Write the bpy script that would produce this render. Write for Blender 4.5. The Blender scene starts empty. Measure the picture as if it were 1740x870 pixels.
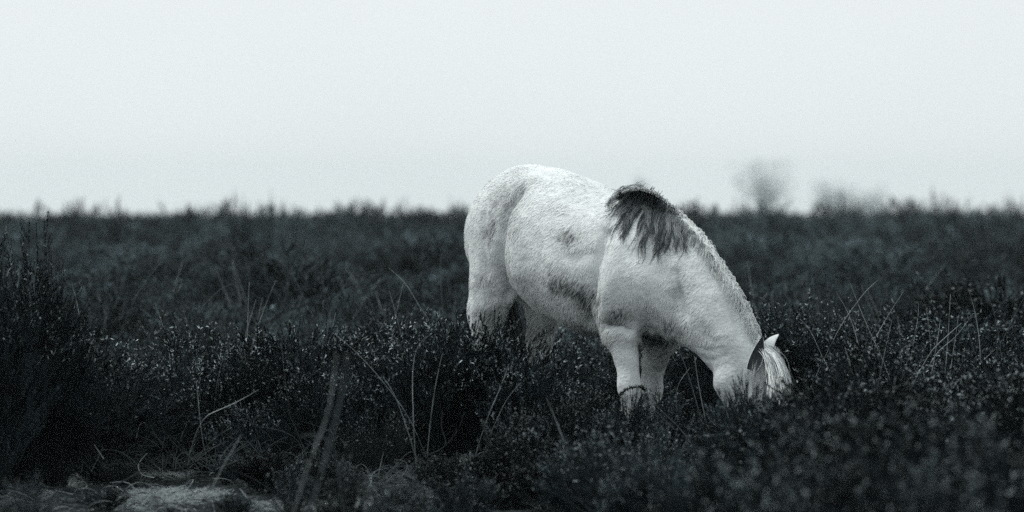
import bpy, math, random
import numpy as np
from mathutils import Vector, Matrix
from mathutils.bvhtree import BVHTree

FAST = False
# ------------------------------------------------------------------ scene, camera, sky, sun
S = bpy.context.scene
COL = S.collection
S.view_settings.view_transform = 'Standard'
S.view_settings.look = 'None'
S.view_settings.exposure = 0.5
S.view_settings.gamma = 1.0

D0 = 22.0                 # distance of the pony
HC = 1.157                # eye height of the photographer
FPX = 8140.0              # focal length in pixels of the 1740 px wide photograph
cam = bpy.data.cameras.new('camera')
cam_o = bpy.data.objects.new('camera', cam); COL.objects.link(cam_o)
cam_o.location = (0, 0, HC); cam_o.rotation_euler = (math.radians(90), 0, 0)
cam.sensor_width = 36.0; cam.lens = 36.0 * FPX / 1740.0
cam.shift_y = -(435 - 352) / 1740.0
cam.clip_start = 0.1; cam.clip_end = 6000
cam.dof.use_dof = True
cam.dof.focus_distance = 21.6
cam.dof.aperture_fstop = 3.2
S.camera = cam_o
S.cycles.volume_bounces = 2
S.cycles.use_denoising = False

SUN_EL, SUN_AZ = math.radians(58), math.radians(-70)     # high, from the left and a little behind the pony
wd = bpy.data.worlds.new('World'); S.world = wd; wd.use_nodes = True
nt = wd.node_tree; nt.nodes.clear()
wo = nt.nodes.new('ShaderNodeOutputWorld'); bg = nt.nodes.new('ShaderNodeBackground')
sky = nt.nodes.new('ShaderNodeTexSky'); sky.sky_type = 'NISHITA'; sky.sun_disc = False
sky.sun_elevation = SUN_EL; sky.sun_rotation = SUN_AZ
bw = nt.nodes.new('ShaderNodeRGBToBW'); nt.links.new(sky.outputs[0], bw.inputs[0])
mixc = nt.nodes.new('ShaderNodeMix'); mixc.data_type = 'RGBA'
mixc.inputs[0].default_value = 0.97                       # overcast: the cloud layer hides nearly all of the clear sky
SKYL = 6.45
mixc.inputs[7].default_value = (SKYL * 0.945, SKYL * 1.0, SKYL * 1.005, 1)
nt.links.new(bw.outputs[0], mixc.inputs[6])
tc = nt.nodes.new('ShaderNodeTexCoord'); nz = nt.nodes.new('ShaderNodeTexNoise')
nz.inputs['Scale'].default_value = 9.0; nz.inputs['Detail'].default_value = 3.0
nt.links.new(tc.outputs['Generated'], nz.inputs['Vector'])
mr = nt.nodes.new('ShaderNodeMapRange'); mr.inputs[3].default_value = 0.95; mr.inputs[4].default_value = 1.05
nt.links.new(nz.outputs[0], mr.inputs[0])
vm = nt.nodes.new('ShaderNodeVectorMath'); vm.operation = 'SCALE'
nt.links.new(mixc.outputs[2], vm.inputs[0]); nt.links.new(mr.outputs[0], vm.inputs['Scale'])
nt.links.new(vm.outputs[0], bg.inputs[0]); bg.inputs[1].default_value = 0.1
nt.links.new(bg.outputs[0], wo.inputs[0])

sun = bpy.data.lights.new('sun', 'SUN'); sun.energy = 1.5; sun.angle = math.radians(14)
sun.color = (1.0, 0.985, 0.96)
sun_o = bpy.data.objects.new('sun', sun); COL.objects.link(sun_o)
sd = Vector((math.sin(SUN_AZ) * math.cos(SUN_EL), math.cos(SUN_AZ) * math.cos(SUN_EL), math.sin(SUN_EL)))
sun_o.rotation_euler = sd.to_track_quat('Z', 'Y').to_euler()

# ------------------------------------------------------------------ helpers
def P(u, v, Y):
    """point that stands at distance Y where the photograph shows pixel (u, v)"""
    return np.array(((u - 870) / FPX * Y, Y, HC - (v - 352) / FPX * Y))

def tag(o, label=None, cat=None, group=None, kind=None):
    if label: o['label'] = label
    if cat: o['category'] = cat
    if group: o['group'] = group
    if kind: o['kind'] = kind
    return o

def empty(name, loc=(0, 0, 0)):
    o = bpy.data.objects.new(name, None); COL.objects.link(o); o.location = loc
    o.empty_display_size = 0.1
    return o

def mesh_np(name, V, F, mats=(), mi=None, smooth=True, attr=None):
    V = np.asarray(V, np.float32).reshape(-1, 3); F = np.asarray(F, np.int32); k = F.shape[1]
    me = bpy.data.meshes.new(name)
    me.vertices.add(len(V)); me.vertices.foreach_set('co', V.ravel())
    me.loops.add(F.size); me.loops.foreach_set('vertex_index', F.ravel())
    me.polygons.add(len(F)); me.polygons.foreach_set('loop_start', np.arange(0, F.size, k, dtype=np.int32))
    me.polygons.foreach_set('use_smooth', np.full(len(F), smooth))
    if mi is not None: me.polygons.foreach_set('material_index', np.asarray(mi, np.int32))
    for m in mats: me.materials.append(m)
    if attr:
        for n, a in attr.items():
            at = me.attributes.new(n, 'FLOAT', 'POINT'); at.data.foreach_set('value', np.asarray(a, np.float32))
    me.update(); me.validate()
    return me

def link(name, me, parent=None, loc=None):
    o = bpy.data.objects.new(name, me); COL.objects.link(o)
    if parent: o.parent = parent
    if loc is not None: o.location = loc
    return o

def tubes(paths, radii, sides=3):
    """many tapered tubes of one length: paths (N,K,3), radii (N,K) -> verts, quads"""
    paths = np.asarray(paths, float); N, K, _ = paths.shape
    T = np.gradient(paths, axis=1); T /= np.linalg.norm(T, axis=2, keepdims=True) + 1e-9
    ref = np.where(np.abs(T[..., 2:3]) > 0.9, np.array([1., 0, 0]), np.array([0, 0, 1.]))
    A = np.cross(T, ref); A /= np.linalg.norm(A, axis=2, keepdims=True) + 1e-9
    B = np.cross(T, A)
    ang = np.arange(sides) * 2 * np.pi / sides
    V = paths[:, :, None] + radii[:, :, None, None] * (A[:, :, None] * np.cos(ang)[None, None, :, None] + B[:, :, None] * np.sin(ang)[None, None, :, None])
    idx = np.arange(N * K * sides).reshape(N, K, sides)
    a = idx[:, :-1, :]; b = np.roll(a, -1, axis=2); c = np.roll(idx[:, 1:, :], -1, axis=2); d = idx[:, 1:, :]
    F = np.stack([a, b, c, d], -1).reshape(-1, 4)
    return V.reshape(-1, 3), F

def quads_to_tris(F):
    return np.concatenate([F[:, [0, 1, 2]], F[:, [0, 2, 3]]])

def merge(parts):
    Vs, Fs, Ms, n = [], [], [], 0
    for V, F, m in parts:
        if F.shape[1] == 4: F = quads_to_tris(F)
        Vs.append(V); Fs.append(F + n); Ms.append(np.full(len(F), m)); n += len(V)
    return np.concatenate(Vs), np.concatenate(Fs), np.concatenate(Ms)

# smooth value noise in numpy
_rng = np.random.RandomState(7); _tab = _rng.rand(64, 64, 64).astype(np.float32)
def vnoise(p, scale=1.0):
    q = np.asarray(p) * scale; i = np.floor(q).astype(int); f = q - i; f = f * f * (3 - 2 * f); r = 0
    for dx in (0, 1):
        for dy in (0, 1):
            for dz in (0, 1):
                w = (f[..., 0] if dx else 1 - f[..., 0]) * (f[..., 1] if dy else 1 - f[..., 1]) * (f[..., 2] if dz else 1 - f[..., 2])
                r = r + w * _tab[(i[..., 0] + dx) % 64, (i[..., 1] + dy) % 64, (i[..., 2] + dz) % 64]
    return r

# ------------------------------------------------------------------ materials
def mat(name, base, rough=0.8, noise=None, spec=0.3, attr=None, attr_col=None, bump=0.0, bscale=60, rnd=0.0, patch=False):
    """noise = (scale, dark factor, light factor); attr mixes the base towards attr_col"""
    m = bpy.data.materials.new(name); m.use_nodes = True; t = m.node_tree; b = t.nodes['Principled BSDF']
    b.inputs['Roughness'].default_value = rough
    b.inputs['Specular IOR Level'].default_value = spec
    rgb = t.nodes.new('ShaderNodeRGB'); rgb.outputs[0].default_value = (*base, 1); out = rgb.outputs[0]
    if attr:
        a = t.nodes.new('ShaderNodeAttribute'); a.attribute_name = attr
        mx = t.nodes.new('ShaderNodeMix'); mx.data_type = 'RGBA'; mx.inputs[7].default_value = (*attr_col, 1)
        t.links.new(a.outputs['Fac'], mx.inputs[0]); t.links.new(out, mx.inputs[6]); out = mx.outputs[2]
    if noise:
        g = t.nodes.new('ShaderNodeNewGeometry'); n = t.nodes.new('ShaderNodeTexNoise')
        n.inputs['Scale'].default_value = noise[0]; n.inputs['Detail'].default_value = 4
        t.links.new(g.outputs['Position'], n.inputs['Vector'])
        r = t.nodes.new('ShaderNodeMapRange'); r.inputs[1].default_value = 0.3; r.inputs[2].default_value = 0.7
        r.inputs[3].default_value = noise[1]; r.inputs[4].default_value = noise[2]
        t.links.new(n.outputs[0], r.inputs[0])
        s = t.nodes.new('ShaderNodeVectorMath'); s.operation = 'SCALE'
        t.links.new(out, s.inputs[0]); t.links.new(r.outputs[0], s.inputs['Scale']); out = s.outputs[0]
    if rnd:
        oi = t.nodes.new('ShaderNodeObjectInfo'); r = t.nodes.new('ShaderNodeMapRange')
        r.inputs[3].default_value = 1 - rnd; r.inputs[4].default_value = 1 + rnd
        t.links.new(oi.outputs['Random'], r.inputs[0])
        s = t.nodes.new('ShaderNodeVectorMath'); s.operation = 'SCALE'
        t.links.new(out, s.inputs[0]); t.links.new(r.outputs[0], s.inputs['Scale']); out = s.outputs[0]
    if patch:      # whole patches of the heath are paler (dead, lichened) or darker (young) than others
        g = t.nodes.new('ShaderNodeNewGeometry'); n = t.nodes.new('ShaderNodeTexNoise')
        n.inputs['Scale'].default_value = 0.9; n.inputs['Detail'].default_value = 2
        t.links.new(g.outputs['Position'], n.inputs['Vector'])
        r = t.nodes.new('ShaderNodeMapRange'); r.inputs[1].default_value = 0.35; r.inputs[2].default_value = 0.68
        r.inputs[3].default_value = 0.22; r.inputs[4].default_value = 2.5
        t.links.new(n.outputs[0], r.inputs[0])
        s = t.nodes.new('ShaderNodeVectorMath'); s.operation = 'SCALE'
        t.links.new(out, s.inputs[0]); t.links.new(r.outputs[0], s.inputs['Scale']); out = s.outputs[0]
        # single shoots and shoot clumps: some dead and grey, some fresh and dark
        n = t.nodes.new('ShaderNodeTexNoise'); n.inputs['Scale'].default_value = 6.5; n.inputs['Detail'].default_value = 3
        t.links.new(g.outputs['Position'], n.inputs['Vector'])
        r = t.nodes.new('ShaderNodeMapRange'); r.inputs[1].default_value = 0.38; r.inputs[2].default_value = 0.66
        r.inputs[3].default_value = 0.25; r.inputs[4].default_value = 2.6
        t.links.new(n.outputs[0], r.inputs[0])
        s = t.nodes.new('ShaderNodeVectorMath'); s.operation = 'SCALE'
        t.links.new(out, s.inputs[0]); t.links.new(r.outputs[0], s.inputs['Scale']); out = s.outputs[0]
    t.links.new(out, b.inputs['Base Color'])
    if bump:
        g2 = t.nodes.new('ShaderNodeNewGeometry'); n2 = t.nodes.new('ShaderNodeTexNoise')
        n2.inputs['Scale'].default_value = bscale; n2.inputs['Detail'].default_value = 5
        t.links.new(g2.outputs['Position'], n2.inputs['Vector'])
        bp = t.nodes.new('ShaderNodeBump'); bp.inputs['Strength'].default_value = bump; bp.inputs['Distance'].default_value = 0.02
        t.links.new(n2.outputs[0], bp.inputs['Height']); t.links.new(bp.outputs[0], b.inputs['Normal'])
    return m

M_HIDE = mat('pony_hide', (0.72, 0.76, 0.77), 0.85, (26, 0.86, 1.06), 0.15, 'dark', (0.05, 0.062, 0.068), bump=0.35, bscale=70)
M_COAT = mat('pony_coat', (0.86, 0.90, 0.905), 0.75, (35, 0.90, 1.04), 0.2, 'dark', (0.055, 0.068, 0.075))
M_MANE_D = mat('mane_dark_hair', (0.060, 0.075, 0.082), 0.5, (60, 0.6, 2.0), 0.4)
M_MANE_L = mat('mane_pale_hair', (0.86, 0.90, 0.905), 0.6, (50, 0.75, 1.05), 0.4)
M_MANE_G = mat('mane_grey_hair', (0.28, 0.31, 0.32), 0.55, (50, 0.7, 1.3), 0.4)
M_TAIL = mat('tail_hair', (0.03, 0.037, 0.042), 0.6, (50, 0.7, 1.4), 0.3)
M_EARIN = mat('ear_inside', (0.05, 0.06, 0.066), 0.8, (60, 0.7, 1.5), 0.2)
M_HOOF = mat('hoof_horn', (0.09, 0.095, 0.1), 0.5, (40, 0.7, 1.2), 0.4)
M_EYE = mat('eye_dark', (0.01, 0.012, 0.014), 0.1, None, 0.6)

# ------------------------------------------------------------------ the pony
HX, HY = 0.629, -0.777                    # the way the trunk points (right and towards the camera)
LX, LY = -0.777, -0.629                   # its flank on the camera's side
def W(s, t, z):
    return np.array((0.553 + HX * s + LX * t, 21.95 + HY * s + LY * t, z))
LAT = np.array((LX, LY, 0.0)); LAT_HEAD = np.array((-0.60, -0.80, 0.0))

G_LO = np.array((-0.36, 20.95, -0.04)); G_HI = np.array((1.42, 23.10, 1.46)); GH = 0.0115
gn = np.ceil((G_HI - G_LO) / GH).astype(int) + 1
field = np.full(gn, 9.0, np.float32)
gx, gy, gz = [G_LO[i] + GH * np.arange(gn[i], dtype=np.float32) for i in range(3)]

def seg(a, b, la, lb, ma, mb, lat, k=0.05):
    """union with one tapered limb piece; l = half width along lat, m = half width across it"""
    global field
    a = np.asarray(a, float); b = np.asarray(b, float); r = max(la, lb, ma, mb) + k + 0.03
    lo = np.minimum(a, b) - r; hi = np.maximum(a, b) + r
    i0 = np.clip(np.floor((lo - G_LO) / GH).astype(int), 0, gn - 1); i1 = np.clip(np.ceil((hi - G_LO) / GH).astype(int) + 1, 1, gn)
    X, Y, Z = np.meshgrid(gx[i0[0]:i1[0]], gy[i0[1]:i1[1]], gz[i0[2]:i1[2]], indexing='ij')
    ab = b - a; L2 = max(ab @ ab, 1e-9)
    t = np.clip(((X - a[0]) * ab[0] + (Y - a[1]) * ab[1] + (Z - a[2]) * ab[2]) / L2, 0, 1)
    dx = X - a[0] - t * ab[0]; dy = Y - a[1] - t * ab[1]; dz = Z - a[2] - t * ab[2]
    dl = dx * lat[0] + dy * lat[1] + dz * lat[2]
    d2 = dx * dx + dy * dy + dz * dz + 1e-8
    dm = np.sqrt(np.maximum(d2 - dl * dl, 0))
    l = la + (lb - la) * t; m = ma + (mb - ma) * t
    q = np.sqrt((dl / l) ** 2 + (dm / m) ** 2) + 1e-6
    # distance along the ray from the axis, exact on the surface
    dist = np.sqrt(d2) * (1 - 1 / q)
    sl = (slice(i0[0], i1[0]), slice(i0[1], i1[1]), slice(i0[2], i1[2]))
    f = field[sl]; h = np.clip(0.5 + 0.5 * (f - dist) / k, 0, 1)
    field[sl] = (f * (1 - h) + dist * h - k * h * (1 - h)).astype(np.float32)

def chain(pts, lat, k=0.04):
    """pts: list of (point, half width lateral, half width sagittal)"""
    for (p, l, m), (p2, l2, m2) in zip(pts[:-1], pts[1:]): seg(p, p2, l, l2, m, m2, lat, k)

# trunk: (s, height of axis, half width, half height)
TR = [(-.98, .99, .11, .19), (-.89, 1.03, .17, .265), (-.75, 1.065, .215, .278), (-.60, 1.03, .245, .295), (-.42, .955, .295, .325),
      (-.22, .885, .295, .305), (0.0, .875, .225, .290), (.15, .86, .215, .275), (.29, .83, .165, .215)]
chain([(W(s, 0, z), w, h) for s, z, w, h in TR], LAT, 0.06)
# haunches and thighs
for sg in (1, -1):
    chain([(W(-.83, sg * .085, 1.02), .12, .20), (W(-.86, sg * .11, .84), .105, .15)], LAT, 0.06)
    # shoulder blade and upper arm
    chain([(W(.02, sg * .10, 1.03), .09, .15), (W(.16, sg * .14, .82), .105, .165), (W(.09, sg * .155, .70), .09, .14)], LAT, 0.06)
# hind leg on the camera's side
chain([(W(-.86, .11, .83), .10, .15), (W(-.905, .13, .68), .070, .110), (W(-.92, .13, .54), .052, .074), (W(-.92, .13, .49), .046, .066),
       (W(-.90, .13, .38), .034, .044), (W(-.88, .13, .20), .031, .037), (W(-.87, .13, .13), .038, .045), (W(-.84, .13, .075), .034, .038)], LAT, 0.03)
# far hind leg, set a little forward
chain([(W(-.80, -.12, .82), .10, .17), (W(-.79, -.125, .68), .070, .10), (W(-.83, -.13, .53), .048, .066), (W(-.84, -.13, .47), .044, .060),
       (W(-.81, -.13, .38), .033, .042), (W(-.77, -.13, .20), .030, .036), (W(-.76, -.13, .13), .038, .045), (W(-.73, -.13, .075), .034, .038)], LAT, 0.03)
# foreleg on the camera's side, reaching forward
chain([(W(.09, .155, .72), .09, .135), (W(.105, .155, .60), .072, .110), (W(.145, .16, .47), .047, .058), (W(.165, .165, .38), .043, .047), (W(.17, .165, .34), .046, .051), (W(.172, .165, .31), .040, .044),
       (W(.17, .165, .24), .030, .034), (W(.18, .165, .12), .030, .034), (W(.185, .165, .07), .037, .044), (W(.215, .165, .03), .036, .040)], LAT, 0.028)
# far foreleg, set back
chain([(W(.10, -.13, .72), .09, .13), (W(.045, -.145, .60), .076, .115), (W(-.022, -.145, .44), .048, .058), (W(-.038, -.147, .35), .044, .050), (W(-.04, -.15, .31), .043, .048),
       (W(-.05, -.15, .22), .029, .033), (W(-.055, -.15, .11), .029, .033), (W(-.045, -.15, .06), .036, .043), (W(-.015, -.15, .02), .036, .040)], LAT, 0.028)
# withers and neck
def LH(f): v = LAT * (1 - f) + LAT_HEAD * f; return v / np.linalg.norm(v)
chain([(W(-.10, 0, 1.06), .09, .14), (W(.03, 0, 1.075), .10, .155)], LAT, 0.06)
chain([(W(.06, 0, 1.00), .14, .21), (P(1127, 458, 21.78), .155, .25), (P(1168, 497, 21.66), .135, .225)], LH(.3), 0.04)
chain([(P(1168, 497, 21.66), .135, .225), (P(1206, 536, 21.56), .115, .178), (P(1238, 582, 21.50), .100, .142), (P(1256, 612, 21.47), .095, .130)], LH(.7), 0.04)
# head, hanging straight down
chain([(P(1282, 606, 21.46), .085, .075), (P(1290, 640, 21.45), .105, .085), (P(1290, 680, 21.44), .090, .080), (P(1284, 730, 21.43), .065, .060), (P(1278, 765, 21.43), .055, .050), (P(1274, 782, 21.43), .050, .045)], LAT_HEAD, 0.035)
chain([(P(1250, 620, 21.46), .085, .085), (P(1247, 650, 21.45), .082, .085), (P(1256, 690, 21.44), .060, .055), (P(1262, 750, 21.43), .045, .040)], LAT_HEAD, 0.035)
# brow bones
for sg in (1, -1):
    c = P(1300, 652, 21.45) + LAT_HEAD * sg * .088; seg(c, c + np.array((0, 0, -.03)), .022, .022, .022, .022, LAT_HEAD, .02)
# poll
seg(P(1275, 590, 21.47), P(1290, 605, 21.46), .055, .06, .05, .05, LAT_HEAD, .03)


def surface_nets(F, lo, h):
    n = np.array(F.shape); inside = F < 0
    c = [(i, j, k) for i in (0, 1) for j in (0, 1) for k in (0, 1)]
    def sub(A, o): return A[o[0]:n[0] - 1 + o[0], o[1]:n[1] - 1 + o[1], o[2]:n[2] - 1 + o[2]]
    s = sum(sub(inside, o).astype(np.int8) for o in c)
    cells = np.argwhere((s > 0) & (s < 8)); ci = cells.T
    acc = np.zeros((len(cells), 3)); cnt = np.zeros(len(cells))
    for a in c:
        for ax in range(3):
            if a[ax]: continue
            b = list(a); b[ax] = 1
            fa = F[ci[0] + a[0], ci[1] + a[1], ci[2] + a[2]]; fb = F[ci[0] + b[0], ci[1] + b[1], ci[2] + b[2]]
            m = (fa < 0) != (fb < 0); t = np.where(m, fa / np.where(m, fa - fb, 1), 0)
            p = np.tile(np.array(a, float), (len(cells), 1)); p[:, ax] += t
            acc += p * m[:, None]; cnt += m
    V = lo + h * (cells + acc / cnt[:, None])
    idm = np.full(n - 1, -1, np.int32); idm[ci[0], ci[1], ci[2]] = np.arange(len(cells))
    faces = []
    for ax in range(3):
        b, d = (ax + 1) % 3, (ax + 2) % 3
        sl0 = [slice(0, n[q]) for q in range(3)]; sl1 = list(sl0); sl0[ax] = slice(0, n[ax] - 1); sl1[ax] = slice(1, n[ax])
        i0 = inside[tuple(sl0)]; i1 = inside[tuple(sl1)]
        e = np.argwhere(i0 != i1); e = e[(e[:, b] > 0) & (e[:, d] > 0) & (e[:, b] < n[b] - 1) & (e[:, d] < n[d] - 1)]
        fl = i0[e[:, 0], e[:, 1], e[:, 2]]
        def g(ob, od):
            q = e.copy(); q[:, b] -= ob; q[:, d] -= od; return idm[q[:, 0], q[:, 1], q[:, 2]]
        Q = np.stack([g(1, 1), g(0, 1), g(0, 0), g(1, 0)], 1)
        Q[~fl] = Q[~fl][:, ::-1]; faces.append(Q)
    return V, np.concatenate(faces)

BV, BF = surface_nets(field, G_LO, GH)
def smooth(V, F, n=3, w=0.5):
    e = np.concatenate([F[:, [0, 1]], F[:, [1, 2]], F[:, [2, 3]], F[:, [3, 0]]])
    for _ in range(n):
        s = np.zeros_like(V); c = np.zeros(len(V))
        for q in range(3): s[:, q] = np.bincount(e[:, 0], V[e[:, 1], q], len(V)) + np.bincount(e[:, 1], V[e[:, 0], q], len(V))
        c = np.bincount(e[:, 0], minlength=len(V)) + np.bincount(e[:, 1], minlength=len(V))
        V = V * (1 - w) + w * s / np.maximum(c, 1)[:, None]
    return V
BV = smooth(BV, BF, 4)
# a thick winter coat is lumpy
def vert_normals(V, F):
    nrm = np.cross(V[F[:, 2]] - V[F[:, 0]], V[F[:, 3]] - V[F[:, 1]]); N = np.zeros_like(V)
    for q in range(4):
        for a in range(3): N[:, a] += np.bincount(F[:, q], nrm[:, a], len(V))
    return N / (np.linalg.norm(N, axis=1, keepdims=True) + 1e-12)
BN = vert_normals(BV, BF)
lump = (vnoise(BV, 14) - 0.5) * 0.007 + (vnoise(BV + 5, 34) - 0.5) * 0.003
BV = BV + BN * lump[:, None]; BN = vert_normals(BV, BF)

bvh = BVHTree.FromPolygons([tuple(v) for v in BV], BF.tolist())
EYE = Vector((0, 0, HC))
def hit(u, v, lift=0.0):
    """where the sight line through (u, v) meets the pony, lifted off its hide"""
    d = (Vector(P(u, v, D0)) - EYE).normalized(); r = bvh.ray_cast(EYE, d)
    if r[0] is None: return None
    return np.array(r[0] - d * lift)

# furrows and muscles modelled into the hide: image line, half width (m), amount (m, negative = furrow)
SCULPT = [
    ([(884, 326), (862, 362), (853, 410), (854, 455), (866, 498)], .030, -.034), ([(890, 372), (878, 415), (880, 460)], .07, .016),
    ([(1030, 395), (1016, 440), (1008, 490), (1006, 545)], .028, -.030), ([(1050, 420), (1038, 480), (1034, 530)], .05, .022),
    ([(1150, 462), (1158, 492), (1166, 535)], .022, -.012), ([(1168, 402), (1200, 438), (1226, 482), (1246, 530), (1256, 570)], .016, -.012),
    ([(1180, 396), (1212, 440), (1240, 492), (1262, 548)], .018, .010), ([(1035, 548), (1062, 553), (1090, 566)], .018, -.016),
    ([(832, 340), (822, 395), (826, 450), (838, 500)], .022, -.010), ([(1100, 470), (1120, 520)], .06, .015), ([(1085, 430), (1120, 462)], .04, -.008),
    ([(1110, 562), (1126, 575), (1142, 562)], .02, .012), ([(1186, 588), (1204, 596), (1228, 590)], .008, -.006), ([(1192, 606), (1210, 612), (1236, 604)], .008, -.006),
    ([(1200, 624), (1216, 628), (1240, 618)], .008, -.005), ([(1198, 566), (1216, 578), (1236, 574)], .009, -.004), ([(940, 430), (975, 440), (1005, 430)], .03, -.006),
    ([(905, 340), (945, 350), (985, 366)], .05, .008), ([(800, 560), (806, 520), (806, 480)], .02, .006),
]
def dist_to_line(V, pts):
    best = np.full(len(V), 9.0)
    for a, b in zip(pts[:-1], pts[1:]):
        ab = b - a; t = np.clip(((V - a) @ ab) / (ab @ ab + 1e-9), 0, 1); best = np.minimum(best, np.linalg.norm(V - a - t[:, None] * ab, axis=1))
    return best
off = np.zeros(len(BV))
for uv, wdt, amt in SCULPT:
    hp_ = [hit(u, v) for u, v in uv]; hp_ = [h for h in hp_ if h is not None]
    if len(hp_) > 1: off += amt * np.exp(-(dist_to_line(BV, hp_) / wdt) ** 2)
BV = BV + BN * off[:, None]; BV = smooth(BV, BF, 1, .3); BN = vert_normals(BV, BF)
bvh = BVHTree.FromPolygons([tuple(v) for v in BV], BF.tolist())

# darker patches of the coat, some of them painted-in shade, as on the far legs: (u, v, half width, half height, tilt in degrees, strength), set on the hide
PATCHES = [
    (970, 401, 17, 13, 0, .42), (962, 484, 34, 13, 25, .62), (995, 500, 24, 14, 25, .72), (1008, 512, 14, 18, 0, .4),
    (1052, 534, 24, 14, 15, .62), (1156, 491, 11, 12, 0, .45), (1150, 480, 22, 26, 0, .15),
    (860, 350, 26, 40, 20, .30), (880, 322, 24, 12, -25, .28), (838, 385, 9, 24, 10, .42), (828, 392, 7, 10, 0, .4), (875, 385, 10, 20, 20, .2),
    (838, 535, 16, 24, 15, .55), (822, 525, 12, 12, 0, .3), (828, 468, 18, 16, 0, .22),
    (985, 560, 60, 16, 0, .45), (925, 545, 30, 14, 20, .2), (1030, 575, 14, 14, 0, .2),
    (1115, 574, 44, 12, -8, .75), (1140, 555, 16, 12, 0, .55), (1124, 600, 26, 60, 0, .42),  # the last one paints shade on the far foreleg
    (925, 590, 30, 44, 0, .5), (905, 560, 20, 20, 0, .4), (1205, 560, 12, 28, -30, .12), (1215, 480, 12, 40, -35, .14), (1240, 600, 26, 20, 0, .10),  # the first one paints shade on the far hind leg
]
CEN = []
for (u, v, a, b, tl, st) in PATCHES:
    h = hit(u, v)
    if h is not None: CEN.append((u, v, h[1], a, b, math.radians(tl), st))
def darkness(p):
    """how dark the coat is, painted shade included, at points p (N,3)"""
    p = np.asarray(p); u = 870 + FPX * p[:, 0] / p[:, 1]; v = 352 + FPX * (HC - p[:, 2]) / p[:, 1]
    d = np.zeros(len(p)); n = vnoise(p, 38) - 0.5; n2 = vnoise(p + 9, 90) - 0.5
    for cu, cv, cy, a, b, t, st in CEN:
        x = (u - cu) * math.cos(t) + (v - cv) * math.sin(t); y = -(u - cu) * math.sin(t) + (v - cv) * math.cos(t)
        q = (x / a) ** 2 + (y / b) ** 2 + ((p[:, 1] - cy) / 0.22) ** 2
        f = 1 / (1 + np.exp((np.sqrt(q) - .95 + n * 1.1) * 3.2)); d = np.maximum(d, 1.35 * st * np.clip(f * (1 + n2 * 0.9), 0, 1))
    d += 0.05 * np.clip(n2 * 4, 0, 1) + 0.04 * np.clip(n * 5, 0, 1)
    return np.clip(d, 0, 1)

pony = empty('pony', tuple(W(-0.4, 0, 0)))
tag(pony, 'white pony with dark mane patch, grazing head down in the heather', 'pony')
def pony_part(name, me, parent=None):
    o = link(name, me, parent or pony)
    if parent is None or parent is pony: o.location = -pony.location
    return o
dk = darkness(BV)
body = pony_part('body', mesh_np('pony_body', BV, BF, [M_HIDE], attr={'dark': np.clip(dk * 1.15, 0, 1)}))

# hooves, eyes, ears
def lathe(pts, n=14, squash=1.0):
    V = []; F = []
    for r, z in pts:
        for i in range(n):
            a = 2 * math.pi * i / n; V.append((r * math.cos(a), r * math.sin(a) * squash, z))
    for j in range(len(pts) - 1):
        for i in range(n): F.append((j * n + i, j * n + (i + 1) % n, (j + 1) * n + (i + 1) % n, (j + 1) * n + i))
    F.append(tuple(range(n))[::-1]); F.append(tuple((len(pts) - 1) * n + i for i in range(n)))
    me = bpy.data.meshes.new('lathe'); me.from_pydata(V, [], F); return me
hoof_me = lathe([(.056, 0), (.058, .006), (.050, .035), (.043, .062), (.035, .066)]); hoof_me.materials.append(M_HOOF); hoof_me.name = 'hoof'
for s, t, z in ((-.825, .13, 0), (-.715, -.13, 0), (.23, .165, -.02), (0, -.15, -.03)):
    o = pony_part('hoof', hoof_me); o.location = Vector(W(s, t, z)) - pony.location
for sg in (1, -1):
    c = P(1304, 657, 21.45) + LAT_HEAD * sg * .098
    o = pony_part('eye', lathe([(.004, -.016), (.014, -.011), (.018, 0), (.014, .011), (.004, .016)], 12)); o.data.materials.append(M_EYE)
    o.location = Vector(c) - pony.location

def ear(base, tip, open_dir, w, mats, name='ear'):
    """cupped leaf-shaped ear: a hollow shell with a dark inside"""
    base = np.array(base); tip = np.array(tip); ax = tip - base; Ln = np.linalg.norm(ax); ax /= Ln
    od = np.array(open_dir, float); od -= ax * (od @ ax); od /= np.linalg.norm(od); sd_ = np.cross(ax, od)
    V = []; K, N = 14, 13
    for layer in (0, 1):
        for j in range(K):
            t = j / (K - 1); wid = w * (math.sin(math.pi * (0.16 + 0.84 * t) ** 0.80) ** 0.8 if t < 1 else 0) + .0015
            curl = 1.30 - 0.15 * t
            for i in range(N):
                a = (i / (N - 1) * 2 - 1) * curl
                r = wid * (1 if layer == 0 else .90)
                bend = od * (-0.018 * math.sin(t * math.pi))
                V.append(base + ax * Ln * t + sd_ * r * math.sin(a) - od * r * math.cos(a) * .8 + bend + od * (.0035 if layer else 0))
    F = []; mi = []
    for layer in (0, 1):
        for j in range(K - 1):
            for i in range(N - 1):
                q = layer * K * N + j * N + i; f = (q, q + 1, q + N + 1, q + N)
                F.append(f if layer == 0 else f[::-1]); mi.append(layer)
    for j in range(K - 1):
        for i in (0, N - 1):
            q = j * N + i; F.append((q, q + N, q + N + K * N, q + K * N)); mi.append(0)
    me = mesh_np(name, V, F, mats, mi); return me
M_EARW = mat('ear_pale', (0.74, 0.78, 0.79), 0.8, (60, 0.85, 1.05), 0.2)
pony_part('ear', ear(P(1276, 630, 21.310), P(1296, 572, 21.28), (-0.25, -1, 0.05), .031, [M_EARW, M_EARIN]))['label'] = 'near ear with dark inside'
pony_part('ear', ear(P(1305, 606, 21.55), P(1323, 568, 21.57), (0.75, 0.65, 0.1), .034, [M_EARW, M_EARIN]))['label'] = 'white far ear'

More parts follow.
